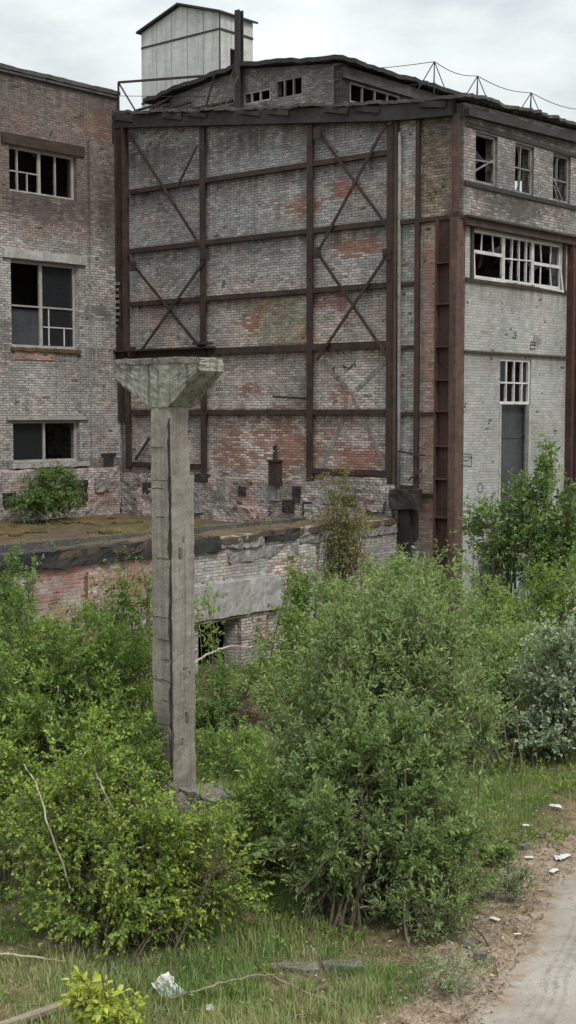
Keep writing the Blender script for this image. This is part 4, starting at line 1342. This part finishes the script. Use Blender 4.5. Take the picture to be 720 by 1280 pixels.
bush('willow_bush', 'large pale olive willow bush in the middle, with upright shoots', 'bush', gp(455, 1075),
     [(440, 845, 150, 150, 18.4), (520, 850, 120, 130, 18.5), (470, 745, 40, 90, 18.8), (530, 770, 46, 90, 18.6), (395, 785, 40, 90, 18.6), (575, 810, 46, 90, 18.8), (430, 765, 36, 70, 18.8), (385, 900, 120, 130, 18.2), (548, 880, 165, 170, 18.6), (590, 915, 110, 120, 18.6), (455, 930, 220, 120, 17.9), (520, 800, 90, 90, 18.8), (340, 890, 36, 80, 18.4)],
     'leaf_willow', stems=175, twigs=16, leaves=16, ll=.10, lw=.034, tl=.55, up=.9, young=.65, first=.4, foot=.6, droop=.03, stem_r=.012)
bush('sallow_bush', 'darker green sallow bush before the pale willow, with shaded stems above the roadside grass', 'bush', gp(455, 1140),
     [(450, 985, 215, 150, 16.6), (395, 1050, 110, 110, 16.2), (530, 1035, 170, 150, 16.4), (480, 1070, 170, 70, 16.0), (570, 1085, 80, 90, 16.5), (375, 1085, 60, 70, 16.2), (400, 960, 60, 100, 16.8), (500, 940, 60, 100, 16.9), (560, 990, 60, 90, 17.0), (430, 895, 40, 90, 17.0), (490, 900, 40, 80, 17.1), (540, 950, 40, 80, 17.0)],
     'leaf_sallow', stems=145, twigs=17, leaves=17, ll=.095, lw=.038, tl=.46, up=.55, young=.55, first=.52, foot=.4, droop=.08, stem_r=.015)
bush('birch_bush', 'bright yellow green birch bush at the front left, with small hanging leaves', 'bush', gp(165, 1165),
     [(110, 1020, 150, 150, 16.2), (60, 1060, 150, 150, 15.9), (165, 1075, 200, 150, 15.4), (240, 1085, 150, 150, 15.6), (105, 960, 60, 95, 16.4), (130, 1130, 210, 80, 15.2), (280, 1110, 100, 110, 15.8), (225, 1030, 90, 80, 16.0), (112, 935, 34, 90, 16.4), (70, 985, 40, 90, 16.0), (180, 1015, 40, 70, 15.8), (20, 1040, 60, 120, 15.8), (310, 1080, 60, 80, 16.4)],
     'leaf_birch', stems=140, twigs=18, leaves=17, ll=.066, lw=.04, tl=.48, up=.5, young=.55, droop=.3, first=.35, foot=.4, spread=.7)
bush('sapling_clump', 'yellowish leafy saplings at the left edge of the photo in front of the dark thicket', 'bush', gp(10, 1110),
     [(5, 1000, 95, 150, 17.5), (-30, 950, 90, 110, 17.6), (30, 950, 60, 60, 17.8), (-20, 1080, 120, 120, 17.2)],
     'leaf_birch', stems=34, twigs=14, leaves=13, ll=.075, lw=.045, tl=.4, up=.3, young=.7, droop=.3)
bush('thicket_bush', 'dense green thicket left of the pillar below the red brick annex wall', 'bush', gp(95, 960),
     [(60, 865, 190, 180, 22.0), (150, 850, 120, 170, 22.5), (110, 815, 140, 90, 23.2), (0, 880, 140, 170, 21.6), (150, 930, 130, 130, 21.2), (60, 940, 150, 120, 21.0), (170, 775, 50, 70, 23.4), (10, 800, 100, 110, 22.8)],
     'leaf_mid', stems=170, twigs=17, leaves=14, ll=.11, lw=.045, tl=.45, up=.5, young=.4, foot=.7, simple=True)
bush('hollow_bush', 'dark green bush behind the right flank of the pillar, below the annex doorway', 'bush', gd(285, 26.5),
     [(262, 870, 60, 120, 26.3), (268, 905, 60, 70, 26.0), (345, 840, 40, 70, 26.6)],
     'leaf_dark', stems=48, twigs=13, leaves=13, ll=.095, lw=.03, tl=.45, up=.3, droop=.3, young=.3, simple=True)
bush('elder_bush', 'mid green bush rising against the pale end of the annex wall', 'bush', gd(350, 27),
     [(352, 860, 60, 80, 26), (365, 890, 90, 100, 25.5), (375, 800, 80, 80, 27.5), (405, 800, 90, 110, 27)],
     'leaf_mid', stems=55, twigs=13, leaves=13, ll=.11, lw=.045, tl=.45, young=.4, simple=True)
bush('hazel_bush', 'broad pale green bush in front of the rusty corner column', 'bush', gd(520, 28.5),
     [(520, 745, 150, 100, 28.5), (455, 760, 120, 90, 28.2), (585, 770, 140, 100, 28.0), (545, 700, 80, 50, 29.3), (500, 800, 200, 90, 27.0), (430, 730, 70, 70, 29)],
     'leaf_willow', stems=110, twigs=15, leaves=14, ll=.12, lw=.046, tl=.5, young=.4, simple=True, foot=.8)
bush('ash_bush', 'mid green bushes filling the gap before the side wall, behind the silver leaved bush', 'bush', gd(660, 29),
     [(640, 790, 150, 110, 28.5), (705, 740, 90, 130, 29), (595, 745, 80, 80, 29.3), (740, 780, 120, 150, 28), (620, 830, 130, 130, 26.5), (600, 890, 100, 90, 24.5), (650, 890, 80, 80, 24.6)],
     'leaf_mid', stems=120, twigs=15, leaves=13, ll=.115, lw=.042, tl=.5, young=.5, simple=True, foot=.9)
bush('silver_bush', 'silvery leaved poplar bush at the right edge beside the dirt road', 'bush', gp(695, 940),
     [(695, 850, 90, 120, 23.6), (725, 830, 90, 150, 23.4), (665, 880, 60, 90, 23.8), (700, 780, 40, 70, 23.8), (690, 910, 100, 70, 23.4), (755, 880, 100, 130, 23.2)],
     'leaf_silver', stems=75, twigs=14, leaves=13, ll=.085, lw=.055, tl=.4, young=.75, up=.8, droop=0, tipfrac=.45)
bush('maple_sapling', 'bright green maple sapling growing up in front of the tall side doorway', 'tree', gd(678, 32.5),
     [(685, 620, 60, 120, 32.5), (662, 645, 90, 60, 32.3), (690, 575, 30, 60, 32.6), (700, 680, 80, 90, 32.3), (715, 640, 50, 70, 32.4)],
     'leaf_maple', stems=64, twigs=13, leaves=12, ll=.15, lw=.075, tl=.5, young=.5, simple=True, droop=.2)
bush('maple_shoot', 'smaller bright maple shoot before the lower half of the dark door', 'tree', gd(628, 32.8),
     [(632, 625, 60, 50, 32.8), (620, 650, 70, 50, 32.6), (645, 600, 30, 20, 32.8)],
     'leaf_maple', stems=34, twigs=12, leaves=12, ll=.14, lw=.07, tl=.45, young=.4, simple=True, droop=.2)
at_ = from_site((-3.9, .0, 0)); bw_ = on_side(428, 650, XA + .35)
yb = from_site((XA + .25, bw_[0], 0)); 
bush('yellow_birch', 'thin yellowish birch growing against the end of the annex wall', 'tree', (yb.x, yb.y, 0),
     [(425, 650, 62, 90, yb.y), (432, 610, 40, 60, yb.y), (415, 690, 60, 70, yb.y), (445, 640, 60, 50, yb.y), (410, 590, 20, 30, yb.y)],
     'leaf_olive', stems=62, twigs=12, leaves=12, ll=.085, lw=.035, tl=.45, young=.5, simple=True, droop=.5, up=.3)
rb = on_side(62, 645, XL + 1.6); rbw = from_site((XL + 1.6, rb[0], AZ + .08))
bush('roof_bush', 'leafy green bush growing on the annex roof under the left building windows', 'bush', rbw,
     [(64, 620, 76, 64, rbw.y), (45, 636, 50, 44, rbw.y), (82, 638, 50, 45, rbw.y), (70, 596, 46, 30, rbw.y)],
     'leaf_maple', stems=85, twigs=14, leaves=13, ll=.13, lw=.045, tl=.5, young=.3, simple=True, droop=.4)
lb = on_side(20, 735, XA + .7); lbw = from_site((XA + .7, lb[0], 0))
bush('edge_bush', 'rounded dark green bush hanging over the tar edge at the far left of the annex', 'bush', (lbw.x, lbw.y, 0),
     [(18, 735, 75, 80, lbw.y), (0, 715, 60, 60, lbw.y), (35, 715, 30, 40, lbw.y), (-20, 760, 90, 90, lbw.y)],
     'leaf_dark', stems=45, twigs=12, leaves=13, ll=.10, lw=.04, tl=.4, young=.4, simple=True)
bush('wall_bush', 'small deep green bush right of the pale annex lintel', 'bush', gd(372, 31),
     [(372, 715, 45, 45, 31), (390, 735, 60, 60, 30.8), (362, 745, 40, 50, 30.6)],
     'leaf_dark', stems=26, twigs=12, leaves=12, ll=.11, lw=.04, tl=.4, simple=True)
bush('corner_bush', 'low green bush at the base of the dark box that stands for a shaded recess', 'bush', gd(485, 32),
     [(485, 705, 50, 40, 32), (500, 725, 70, 50, 31.5), (465, 730, 40, 50, 31.8)],
     'leaf_dark', stems=24, twigs=12, leaves=12, ll=.11, lw=.04, tl=.4, simple=True)
bush('pillar_bush', 'pale green bush peeking out right of the pillar in front of the annex lintel', 'bush', gd(250, 27.5),
     [(253, 745, 30, 34, 27.5)], 'leaf_birch', stems=8, twigs=9, leaves=12, ll=.09, lw=.04, tl=.35, simple=True)
bush('roadside_bush', 'low bushy shrub right of the willow at the edge of the dirt verge', 'bush', gp(545, 1165),
     [(540, 1120, 100, 90, 15.9), (580, 1105, 60, 60, 16.6), (505, 1145, 80, 60, 15.6)],
     'leaf_willow', stems=34, twigs=12, leaves=12, ll=.07, lw=.028, tl=.32, young=.3)
bush('leafy_shrub', 'leafy green shrub between the pillar foot and the willow bush', 'bush', gp(315, 1090),
     [(320, 1020, 90, 110, 17.6), (290, 1060, 80, 90, 17.2), (340, 960, 60, 80, 19), (305, 1000, 60, 50, 18.8), (270, 1040, 60, 40, 18.2)],
     'leaf_mid', stems=48, twigs=13, leaves=13, ll=.10, lw=.04, tl=.36, young=.4)
yp = at_depth(120, 1285, 12.4)
bush('yellow_sapling', 'young yellow green maple sapling at the bottom edge of the photo', 'plant', (yp.x, yp.y, 0),
     [(118, 1232, 44, 70, 12.4), (110, 1265, 60, 50, 12.4), (155, 1262, 50, 26, 12.3), (130, 1290, 90, 40, 12.3), (125, 1206, 14, 20, 12.4)],
     'leaf_yellow', stems=30, twigs=7, leaves=9, ll=.105, lw=.05, tl=.22, young=.5, foot=.08, stem_r=.008, droop=.3, first=.45)
bush('mugwort_plant', 'grey green mugwort clump in the grass near the road corner', 'plant', gp(570, 1238),
     [(565, 1212, 76, 44, 14.2), (545, 1238, 56, 28, 13.9), (592, 1220, 30, 26, 14.3), (580, 1190, 50, 30, 14.6)], 'leaf_grey', stems=46, twigs=4, leaves=8, ll=.055, lw=.018, tl=.16, young=.3, up=.9, stem_r=.005, foot=.3, droop=.15, simple=True)
bush('verge_weed', 'small grey green weed on the verge below the white scraps', 'plant', gp(643, 1118),
     [(643, 1100, 40, 34, 16.9), (630, 1110, 30, 24, 16.8)], 'leaf_grey', stems=26, twigs=5, leaves=9, ll=.055, lw=.02, tl=.15, stem_r=.004, foot=.15, up=.9)
bush('verge_weed', 'dark leafy weed on the verge beside the willow', 'plant', gp(618, 1085),
     [(618, 1070, 42, 30, 18.3), (632, 1078, 26, 20, 18.2)], 'leaf_dark', stems=24, twigs=5, leaves=9, ll=.07, lw=.03, tl=.16, stem_r=.004, foot=.18, up=.8)
bush('dry_weed', 'dry pinkish seed heads on a weed in front of the leafy shrub', 'plant', gp(272, 1135),
     [(275, 1095, 36, 30, 15.2), (260, 1105, 26, 26, 15.2)], 'leaf_olive', stems=24, twigs=6, leaves=9, ll=.04, lw=.012, tl=.18, young=.9, up=.9, stem_r=.004, foot=.15)

bush('nettle_patch', 'low leafy green plants growing behind the pillar foot towards the brick stub', 'plant', gp(275, 955),
     [(275, 950, 70, 36, 23.0), (300, 935, 70, 40, 24.0), (250, 930, 50, 50, 24.2), (320, 960, 50, 40, 22.4)],
     'leaf_mid', stems=60, twigs=8, leaves=11, ll=.09, lw=.04, tl=.28, young=.4, simple=True, foot=.9, up=.8, stem_r=.006)
bush('dogwood_bush', 'leafy bush hugging the left side of the pillar foot', 'bush', gp(165, 1010),
     [(165, 970, 70, 80, 20.6), (130, 985, 80, 70, 20.0), (180, 925, 40, 60, 21.6), (90, 1000, 90, 70, 19.4)],
     'leaf_mid', stems=60, twigs=13, leaves=13, ll=.10, lw=.042, tl=.4, young=.4, simple=True, foot=.5)
bush('bramble_bush', 'green bush rising before the red brick annex wall left of the pillar', 'bush', gd(165, 25.5),
     [(165, 735, 60, 70, 25.5), (140, 760, 80, 60, 25.2), (180, 715, 26, 40, 25.6), (95, 765, 60, 50, 25.0)],
     'leaf_mid', stems=40, twigs=11, leaves=12, ll=.10, lw=.042, tl=.4, young=.7, simple=True)
bush('far_hazel', 'dense mid green bush between the willow and the silver leaved bush', 'bush', gp(610, 950),
     [(600, 870, 110, 130, 24.6), (640, 830, 90, 100, 25.4), (570, 830, 90, 110, 25.0), (620, 920, 110, 60, 24.2)],
     'leaf_willow', stems=80, twigs=14, leaves=13, ll=.11, lw=.044, tl=.45, young=.5, simple=True, foot=.6)
# ------------------------------------------------------------------ ground cover and grass
Lv = Leaves()
cnt = 0
tries = 0
while cnt < 3400 and tries < 40000:
    tries += 1
    Y = rng.uniform(12.5, 33); X = rng.uniform(-.27, .27) * Y
    dd = road_dist([X], [Y])[0]
    if dd < .5:
        continue
    nz = noise.noise(Vector((X * .7, Y * .7, 21)))
    if Y < 15.5 and nz < .12:
        continue
    if dd < 1.7 and nz < .25:
        continue
    cnt += 1
    h = rng.uniform(.1, .38) * (1 if Y > 16 else .6)
    for q in range(rng.integers(2, 5)):
        d = unit(np.array([*rng.normal(0, .5, 2), 1.0]))
        twig_leaves(Lv, np.array([X, Y, -.02]) + np.array([*rng.normal(0, .1, 2), 0]), d, h, int(rng.integers(6, 12)), rng.uniform(.05, .10), rng.uniform(.02, .04), rng.uniform(.2, .9), .5, .05)
o = Lv.mesh('weeds', 'leaf_mid', (0, 0, 0), True)
tag(o, 'low green weeds spreading between the bushes', None, None, 'stuff')

# dead leaves, straw and chips of stone lying on the soil
Lv = Leaves()
n = 30000
Y = rng.uniform(12.3, 24, n); X = rng.uniform(-.25, .30, n) * Y
dd = road_dist(X, Y)
k_ = (dd > -.15) & ((dd < 2.2) | (Y < 16.5) | (rng.uniform(0, 1, n) < .2))
X, Y = X[k_], Y[k_]; n = len(X)
d_ = rng.normal(0, 1, (n, 3)); d_[:, 2] *= .15
Lv.add(np.stack([X, Y, rng.uniform(.0, .03, n)], 1), d_, np.array([0, 0, 1.0]) + rng.normal(0, .25, (n, 3)), rng.uniform(.02, .075, n), rng.uniform(.006, .03, n), rng.uniform(0, 1, n), (rng.uniform(0, 1, n) < .16) * rng.uniform(.3, 1, n))
M['leaf_dead'] = leaf_mat('leaf_dead', (.075, .045, .028), (.20, .135, .085), (.42, .39, .34), .1)
o = Lv.mesh('dead_leaves', 'leaf_dead', (0, 0, 0), True)
tag(o, 'dead leaves, straw and chips scattered on the soil', None, None, 'stuff')

N = 185000
Y = 11.5 + (31 - 11.5) * rng.uniform(0, 1, N) ** 1.6
X = rng.uniform(-.26, .30, N) * Y
dd = road_dist(X, Y)
nz = np.array([noise.noise(Vector((x * .8, y * .8, 31))) + .6 * noise.noise(Vector((x * 3.1, y * 3.1, 5))) for x, y in zip(X, Y)])
nd = np.array([noise.noise(Vector((x * .55, y * .55, 51))) + .4 * noise.noise(Vector((x * 2.3, y * 2.3, 15))) for x, y in zip(X, Y)])
verge_w = 1.0 + .5 * nd - np.clip((16.0 - Y) * .15, -.1, .4)
keep = (dd > .35) & (nz > np.where(Y < 16.5, -.12, -.35) + rng.uniform(-.2, .2, N)) & ((dd > verge_w) | (rng.uniform(0, 1, N) < .035))
X, Y, nz, nd, dd = X[keep], Y[keep], nz[keep], nd[keep], dd[keep]
n = len(X)
hh = rng.uniform(.06, .20, n) * (1 + 1.3 * np.clip(nz, 0, 1)) * np.where(dd < verge_w[keep] + .3, .6, 1)
az = rng.uniform(0, 6.283, n); lean = rng.uniform(.05, .6, n)
dx, dy = np.cos(az), np.sin(az)
wd = rng.uniform(.003, .0065, n)
sx, sy = -dy * wd, dx * wd
z0 = np.full(n, -.03)
b = np.stack([X, Y, z0], 1)
m1 = b + np.stack([dx * lean * hh * .25, dy * lean * hh * .25, hh * .55], 1)
tp = b + np.stack([dx * lean * hh, dy * lean * hh, hh * (1 - .25 * lean)], 1)
S = np.stack([sx, sy, np.zeros(n)], 1)
vs = np.stack([b - S, b + S, m1 + S * .8, m1 - S * .8, tp + S * .15, tp - S * .15], 1)
fi = np.array([[0, 1, 2, 3], [3, 2, 4, 5]])
faces = (np.arange(n)[:, None, None] * 6 + fi[None]).reshape(-1, 4)
me = bpy.data.meshes.new('grass')
me.vertices.add(n * 6); me.vertices.foreach_set('co', vs.astype(np.float32).ravel())
nf = len(faces)
me.loops.add(nf * 4); me.loops.foreach_set('vertex_index', faces.astype(np.int32).ravel())
me.polygons.add(nf); me.polygons.foreach_set('loop_start', np.arange(nf, dtype=np.int32) * 4); me.polygons.foreach_set('loop_total', np.full(nf, 4, np.int32))
me.update(calc_edges=True)
dry = np.clip(.14 + nd * 1.0 + rng.normal(0, .28, n) + np.clip((14.6 - Y) * .35, 0, .45), 0, 1)
for nm, arr in (('tint', rng.uniform(0, 1, n)), ('youth', dry)):
    a = me.attributes.new(nm, 'FLOAT', 'FACE'); a.data.foreach_set('value', np.repeat(arr, 2).astype(np.float32))
M['grass'] = leaf_mat('grass', (0.075, 0.140, 0.035), (0.160, 0.252, 0.075), (0.380, 0.364, 0.190), .3)
me.materials.append(M['grass'])
o = bpy.data.objects.new('grass', me); COL.objects.link(o)
tag(o, 'long mixed green and straw coloured grass along the road', None, None, 'stuff')

# dry stalks on the annex roof
Lv = Leaves()
for k in range(420):
    x = rng.uniform(XL + 1.2, XA - .2); y = rng.uniform(-13, -.8)
    if noise.noise(Vector((x * .7, y * .7, 71))) < .08:
        continue
    w = np.array(from_site((x, y, annex_z(x, y) - .02)))
    for q in range(5):
        twig_leaves(Lv, w + np.array([*rng.normal(0, .12, 2), 0]), unit(np.array([*rng.normal(0, .35, 2), 1.0])), rng.uniform(.1, .45), 5, .11, .016, rng.uniform(0, 1), .9, .1, spread=.5)
o = Lv.mesh('dry_grass', 'leaf_olive', (0, 0, 0), True)
tag(o, 'dry yellow grass tufts on the mossy annex roof', None, None, 'stuff')


# ================================================================== LITTER, STICKS AND SLABS
def crumple(size, seed, amp=.35, n=9, asp=1.0):
    random.seed(seed)
    mb = MB()
    V = []
    for i in range(n):
        for j in range(n):
            u, v = i / (n - 1) - .5, j / (n - 1) - .5
            r = 1 - .35 * abs(noise.noise(Vector((u * 3, v * 3, seed))))
            z = abs(noise.noise(Vector((u * 3.2, v * 3.2, seed * 1.7)))) * amp + abs(noise.noise(Vector((u * 8, v * 8, seed * .7)))) * amp * .35
            V.append(Vector((u * size * r * asp, v * size * r, z * size * (1.1 - abs(u) - abs(v)) + .006)))
    F_ = [(i * n + j, (i + 1) * n + j, (i + 1) * n + j + 1, i * n + j + 1) for i in range(n - 1) for j in range(n - 1)]
    mb.add(V, F_)
    # a thin second skin so that the sheet has thickness
    mb.add([q - Vector((0, 0, .004)) for q in V], [tuple(reversed(f)) for f in F_])
    return mb


def lay(name, mb, mat, x, y, label, cat, group=None, rz=0.0, z=.02):
    o = mb.build(name, mat, None, (0, 0, 0))
    o.location = on_ground(x, y, z); o.rotation_euler = (0, 0, rz)
    return tag(o, label, cat, group)


pbg = crumple(.33, 4, .55, 17, .75)
pbo = lay('plastic_bag', pbg, 'white_scrap', 210, 1236, 'crumpled white plastic bag in the grass right of the yellow sapling', 'bag', rz=.5, z=.05)
pbo.rotation_euler = (.5, -.35, .6)
for k, (x, y, sz, lab) in enumerate([(657, 1032, .26, 'long white paper scrap at the top of the dirt verge'), (692, 1089, .28, 'pale crumpled paper on the verge right beside the road edge'),
                                     (697, 1073, .24, 'white paper scrap on the mossy bank above the crumpled paper'), (633, 1107, .24, 'round white scrap in the grass at the left side of the verge'),
                                     (661, 1072, .22, 'flat white scrap in the middle of the brown verge'), (705, 1071, .3, 'wide flat white scrap nearest the right picture edge'),
                                     (594, 1147, .2, 'small white scrap at the foot of the roadside shrub'), (619, 1149, .24, 'dull white scrap on the verge beside the roadside shrub'),
                                     (647, 1168, .12, 'tiny white crumb on the brown verge near the road bend'), (603, 1078, .16, 'little white scrap in the weeds left of the verge'),
                                     (262, 1260, .24, 'grey white crumpled scrap in the grass right of the plastic bag'), (695, 1008, .3, 'white torn sheet where the verge meets the far grass')]):
    lay('paper_scrap', crumple(sz * .36, k + 20, .5, 7, 1.2 + .5 * (k % 3)), 'white_scrap', x, y, lab, 'litter', 'white litter on the verge', rz=k * .8)
for k, (x, y, l, lab) in enumerate([(368, 1212, .55, 'flat broken concrete slab in the grass, left one of two'), (428, 1209, .45, 'short broken concrete slab in the grass, right one of two')]):
    g = MB(); g.rough((-l / 2, -.1, -.08), (l / 2, .1, .05), .05, .05, 5)
    lay('concrete_slab', g, 'broken_concrete', x, y, lab, 'slab', 'slabs in the grass', rz=.1 * k, z=0)
g = MB(); g.bar((-.6, 0, .05), (.55, .12, .16), .10, .05)
lay('wooden_plank', g, 'timber', 72, 1275, 'weathered wooden plank in the grass at the bottom left', 'plank', rz=.45, z=0)
# bricks dropped on the verge and by the bushes
for k in range(7):
    x, y = [(585, 1180), (556, 1232), (600, 1196), (655, 1060), (676, 1045), (610, 1120), (320, 1225)][k]
    g = MB(); s_ = .045
    g.rough((-s_ * 1.6, -s_, -.02), (s_ * 1.6, s_, .05), .03, .012, 9)
    lay('stone', g, 'broken_concrete', x, y, 'small grey rubble stone lying on the brown verge' if k < 6 else 'small grey rubble stone in the grass below the willow', 'stone', 'rubble stones', rz=k * 1.3)


def stick(name, pts, r, mat, label, cat='branch', group=None):
    P_ = [Vector(p) for p in pts]
    g = MB()
    path = []
    for i in range(len(P_) - 1):
        for t in range(5):
            path.append(P_[i].lerp(P_[i + 1], t / 5) + Vector((random.uniform(-1, 1), random.uniform(-1, 1), random.uniform(-1, 1))) * r * .8)
    path.append(P_[-1])
    g.tube(path, [r * (1 - .6 * k / len(path)) for k in range(len(path))], 6)
    b = Vector((P_[0].x, P_[0].y, 0))
    o = g.build(name, mat, None, b)
    o.location = b
    return tag(o, label, cat, group)


ad = at_depth
stick('dry_stalk', [ad(236, 832, 23.0), ad(262, 815, 23.2), ad(290, 808, 23.5), ad(316, 808, 24.0)], .022, 'pale_bark', 'pale bare stalk arching out right of the pillar')
stick('dry_stalk', [on_ground(92, 1115), ad(88, 1110, 15.2), ad(60, 1030, 14.9), ad(48, 985, 15.0), ad(30, 955, 15.2)], .014, 'pale_bark', 'long thin pale stem leaning through the front left birch bush')
stick('dry_stalk', [on_ground(205, 1130), ad(130, 990, 15.5), ad(121, 967, 15.5)], .014, 'pale_bark', 'short pale stem sticking out of the birch bush top')
stick('fallen_branch', [on_ground(0, 1192, .1), on_ground(45, 1196, .12), on_ground(82, 1202, .08)], .016, 'pale_bark', 'pale dead branch lying below the birch bush at the left edge')
stick('fallen_branch', [on_ground(140, 1205, .12), on_ground(165, 1222, .08), on_ground(182, 1238, .03)], .024, 'bark', 'dark dead branch lying left of the plastic bag')
stick('fallen_branch', [on_ground(215, 1248, .05), on_ground(265, 1232, .18), on_ground(310, 1220, .2), on_ground(360, 1218, .05)], .014, 'timber', 'long thin dead branch lying across the grass right of the plastic bag')
stick('fallen_branch', [on_ground(330, 1215, .08), on_ground(380, 1240, .08), on_ground(450, 1262, .04)], .010, 'timber', 'thin dry branch in the straw grass below the concrete slabs')
stick('fallen_branch', [on_ground(245, 1055, .35), ad(270, 1030, 17.9), ad(292, 1012, 18.2)], .014, 'pale_bark', 'pale leaning branch beside the lump of concrete')
for k in range(26):
    Yk = random.uniform(13.4, 15.6); Xk = random.uniform(-.2, .06) * Yk
    a_ = random.uniform(0, 6.28); l_ = random.uniform(.15, .5)
    stick('dry_twig', [(Xk, Yk, .03), (Xk + l_ * math.cos(a_), Yk + l_ * math.sin(a_), random.uniform(.03, .16))], .006, 'timber', 'short dry twig lying in the front grass', 'twig', 'dry twigs in the grass')

for (x0, y0, x1, y1, Y0, Y1, lab) in ((445, 1110, 452, 985, 15.9, 15.5, 'bare dark branch rising through the middle of the darker sallow bush'), (372, 1120, 440, 1030, 15.7, 15.3, 'bare grey branch slanting across the left side of the sallow bush'),
                                (545, 960, 585, 915, 17.6, 17.4, 'dead brown branch sticking out right of the pale willow bush'), (250, 1125, 275, 1050, 15.0, 14.8, 'dead grey branch at the right end of the birch bush')):
    p_, q_ = ad(x0, y0, Y0), ad(x1, y1, Y1)
    stick('dead_branch', [p_, p_.lerp(q_, .5) + Vector((.05, 0, .03)), q_], .016, 'bark', lab)

# corrugated fence panel half hidden by the bushes
fs = on_side(655, 708, .8)
g = MB()
y0 = fs[0] - 1.1
for k in range(22):
    a, b = y0 + k * .1, y0 + (k + 1) * .1
    ra_, rb_ = (.0, .04) if k % 2 == 0 else (.04, .0)
    g.add([(.8 + ra_, a, 0), (.8 + rb_, b, 0), (.8 + rb_, b, 2.05), (.8 + ra_, a, 2.05), (.79 + ra_, a, 0), (.79 + rb_, b, 0), (.79 + rb_, b, 2.05), (.79 + ra_, a, 2.05)],
          [(0, 1, 2, 3), (7, 6, 5, 4), (3, 2, 6, 7), (0, 4, 5, 1)])
fb = Thing('metal_fence', 'pale blue corrugated metal fence panel half hidden behind the bushes', 'fence', (.8, y0, 0))
fb.part('panel', g, 'blue_fence')
g = MB(); g.box((.70, y0 - .08, 0), (.78, y0, 2.2)); fb.part('post', g, 'rust')
g = MB(); g.box((.70, y0 + 2.2, 0), (.78, y0 + 2.28, 2.2)); fb.part('post', g, 'rust')
# ruined low wall at the foot of the side wall
g = MB(); g.rough((.35, 1.0, 0), (.75, 5.2, 2.75), .15, .14, 1.6)
solo('ruined_wall', g, 'plinth_brick', (.5, 3, 0), 'low ruined masonry wall at the foot of the grey side wall', 'wall')

# ================================================================== LIGHT AND SKY
SUN_EL, SUN_AZ = math.radians(52), math.radians(150)     # azimuth clockwise from +Y
w = bpy.data.worlds.new('World'); SC.world = w
w.use_nodes = True
nt = w.node_tree; nt.nodes.clear()
out = nt.nodes.new('ShaderNodeOutputWorld'); bg = nt.nodes.new('ShaderNodeBackground')
sky = nt.nodes.new('ShaderNodeTexSky'); sky.sky_type = 'NISHITA'; sky.sun_disc = False
sky.sun_elevation = SUN_EL; sky.sun_rotation = SUN_AZ
tc = nt.nodes.new('ShaderNodeTexCoord')
mp_ = nt.nodes.new('ShaderNodeMapping'); mp_.inputs['Scale'].default_value = (1, 1, 2.4); mp_.inputs['Location'].default_value = (.35, .2, .1)
nt.links.new(tc.outputs['Generated'], mp_.inputs[0])
no = nt.nodes.new('ShaderNodeTexNoise'); no.inputs['Scale'].default_value = 3.2; no.inputs['Detail'].default_value = 6; no.inputs['Roughness'].default_value = .55
nt.links.new(mp_.outputs[0], no.inputs['Vector'])
rp = nt.nodes.new('ShaderNodeValToRGB')
rp.color_ramp.elements[0].position = .40; rp.color_ramp.elements[0].color = (4.1, 4.55, 4.7, 1)
rp.color_ramp.elements[1].position = .585; rp.color_ramp.elements[1].color = (6.5, 6.75, 6.7, 1)
el = rp.color_ramp.elements.new(.50); el.color = (5.6, 5.95, 5.95, 1)
nt.links.new(no.outputs[0], rp.inputs[0])
mx = nt.nodes.new('ShaderNodeMix'); mx.data_type = 'RGBA'; mx.inputs[0].default_value = .96
nt.links.new(sky.outputs[0], mx.inputs[6]); nt.links.new(rp.outputs[0], mx.inputs[7])
sx_ = nt.nodes.new('ShaderNodeSeparateXYZ'); nt.links.new(tc.outputs['Generated'], sx_.inputs[0])
mr = nt.nodes.new('ShaderNodeMapRange'); nt.links.new(sx_.outputs[2], mr.inputs[0])
mr.inputs[1].default_value = .22; mr.inputs[2].default_value = 1.0; mr.inputs[3].default_value = 1.0; mr.inputs[4].default_value = 2.7
sc_ = nt.nodes.new('ShaderNodeVectorMath'); sc_.operation = 'SCALE'
nt.links.new(mx.outputs[2], sc_.inputs[0]); nt.links.new(mr.outputs[0], sc_.inputs['Scale'])
nt.links.new(sc_.outputs[0], bg.inputs[0]); bg.inputs[1].default_value = .1
nt.links.new(bg.outputs[0], out.inputs[0])
sl = bpy.data.lights.new('sun', 'SUN'); sl.energy = 1.5; sl.angle = math.radians(14); sl.color = (1, .965, .91)
so = bpy.data.objects.new('sun', sl); COL.objects.link(so)
dirv = Vector((math.sin(SUN_AZ) * math.cos(SUN_EL), math.cos(SUN_AZ) * math.cos(SUN_EL), math.sin(SUN_EL)))
so.rotation_euler = dirv.to_track_quat('Z', 'Y').to_euler()
so.location = dirv * 60
SC.view_settings.view_transform = 'Standard'
SC.view_settings.look = 'None'
SC.view_settings.exposure = 0.56
SC.view_settings.gamma = 1.0
SC.view_settings.use_curve_mapping = False
SC.render.film_transparent = False
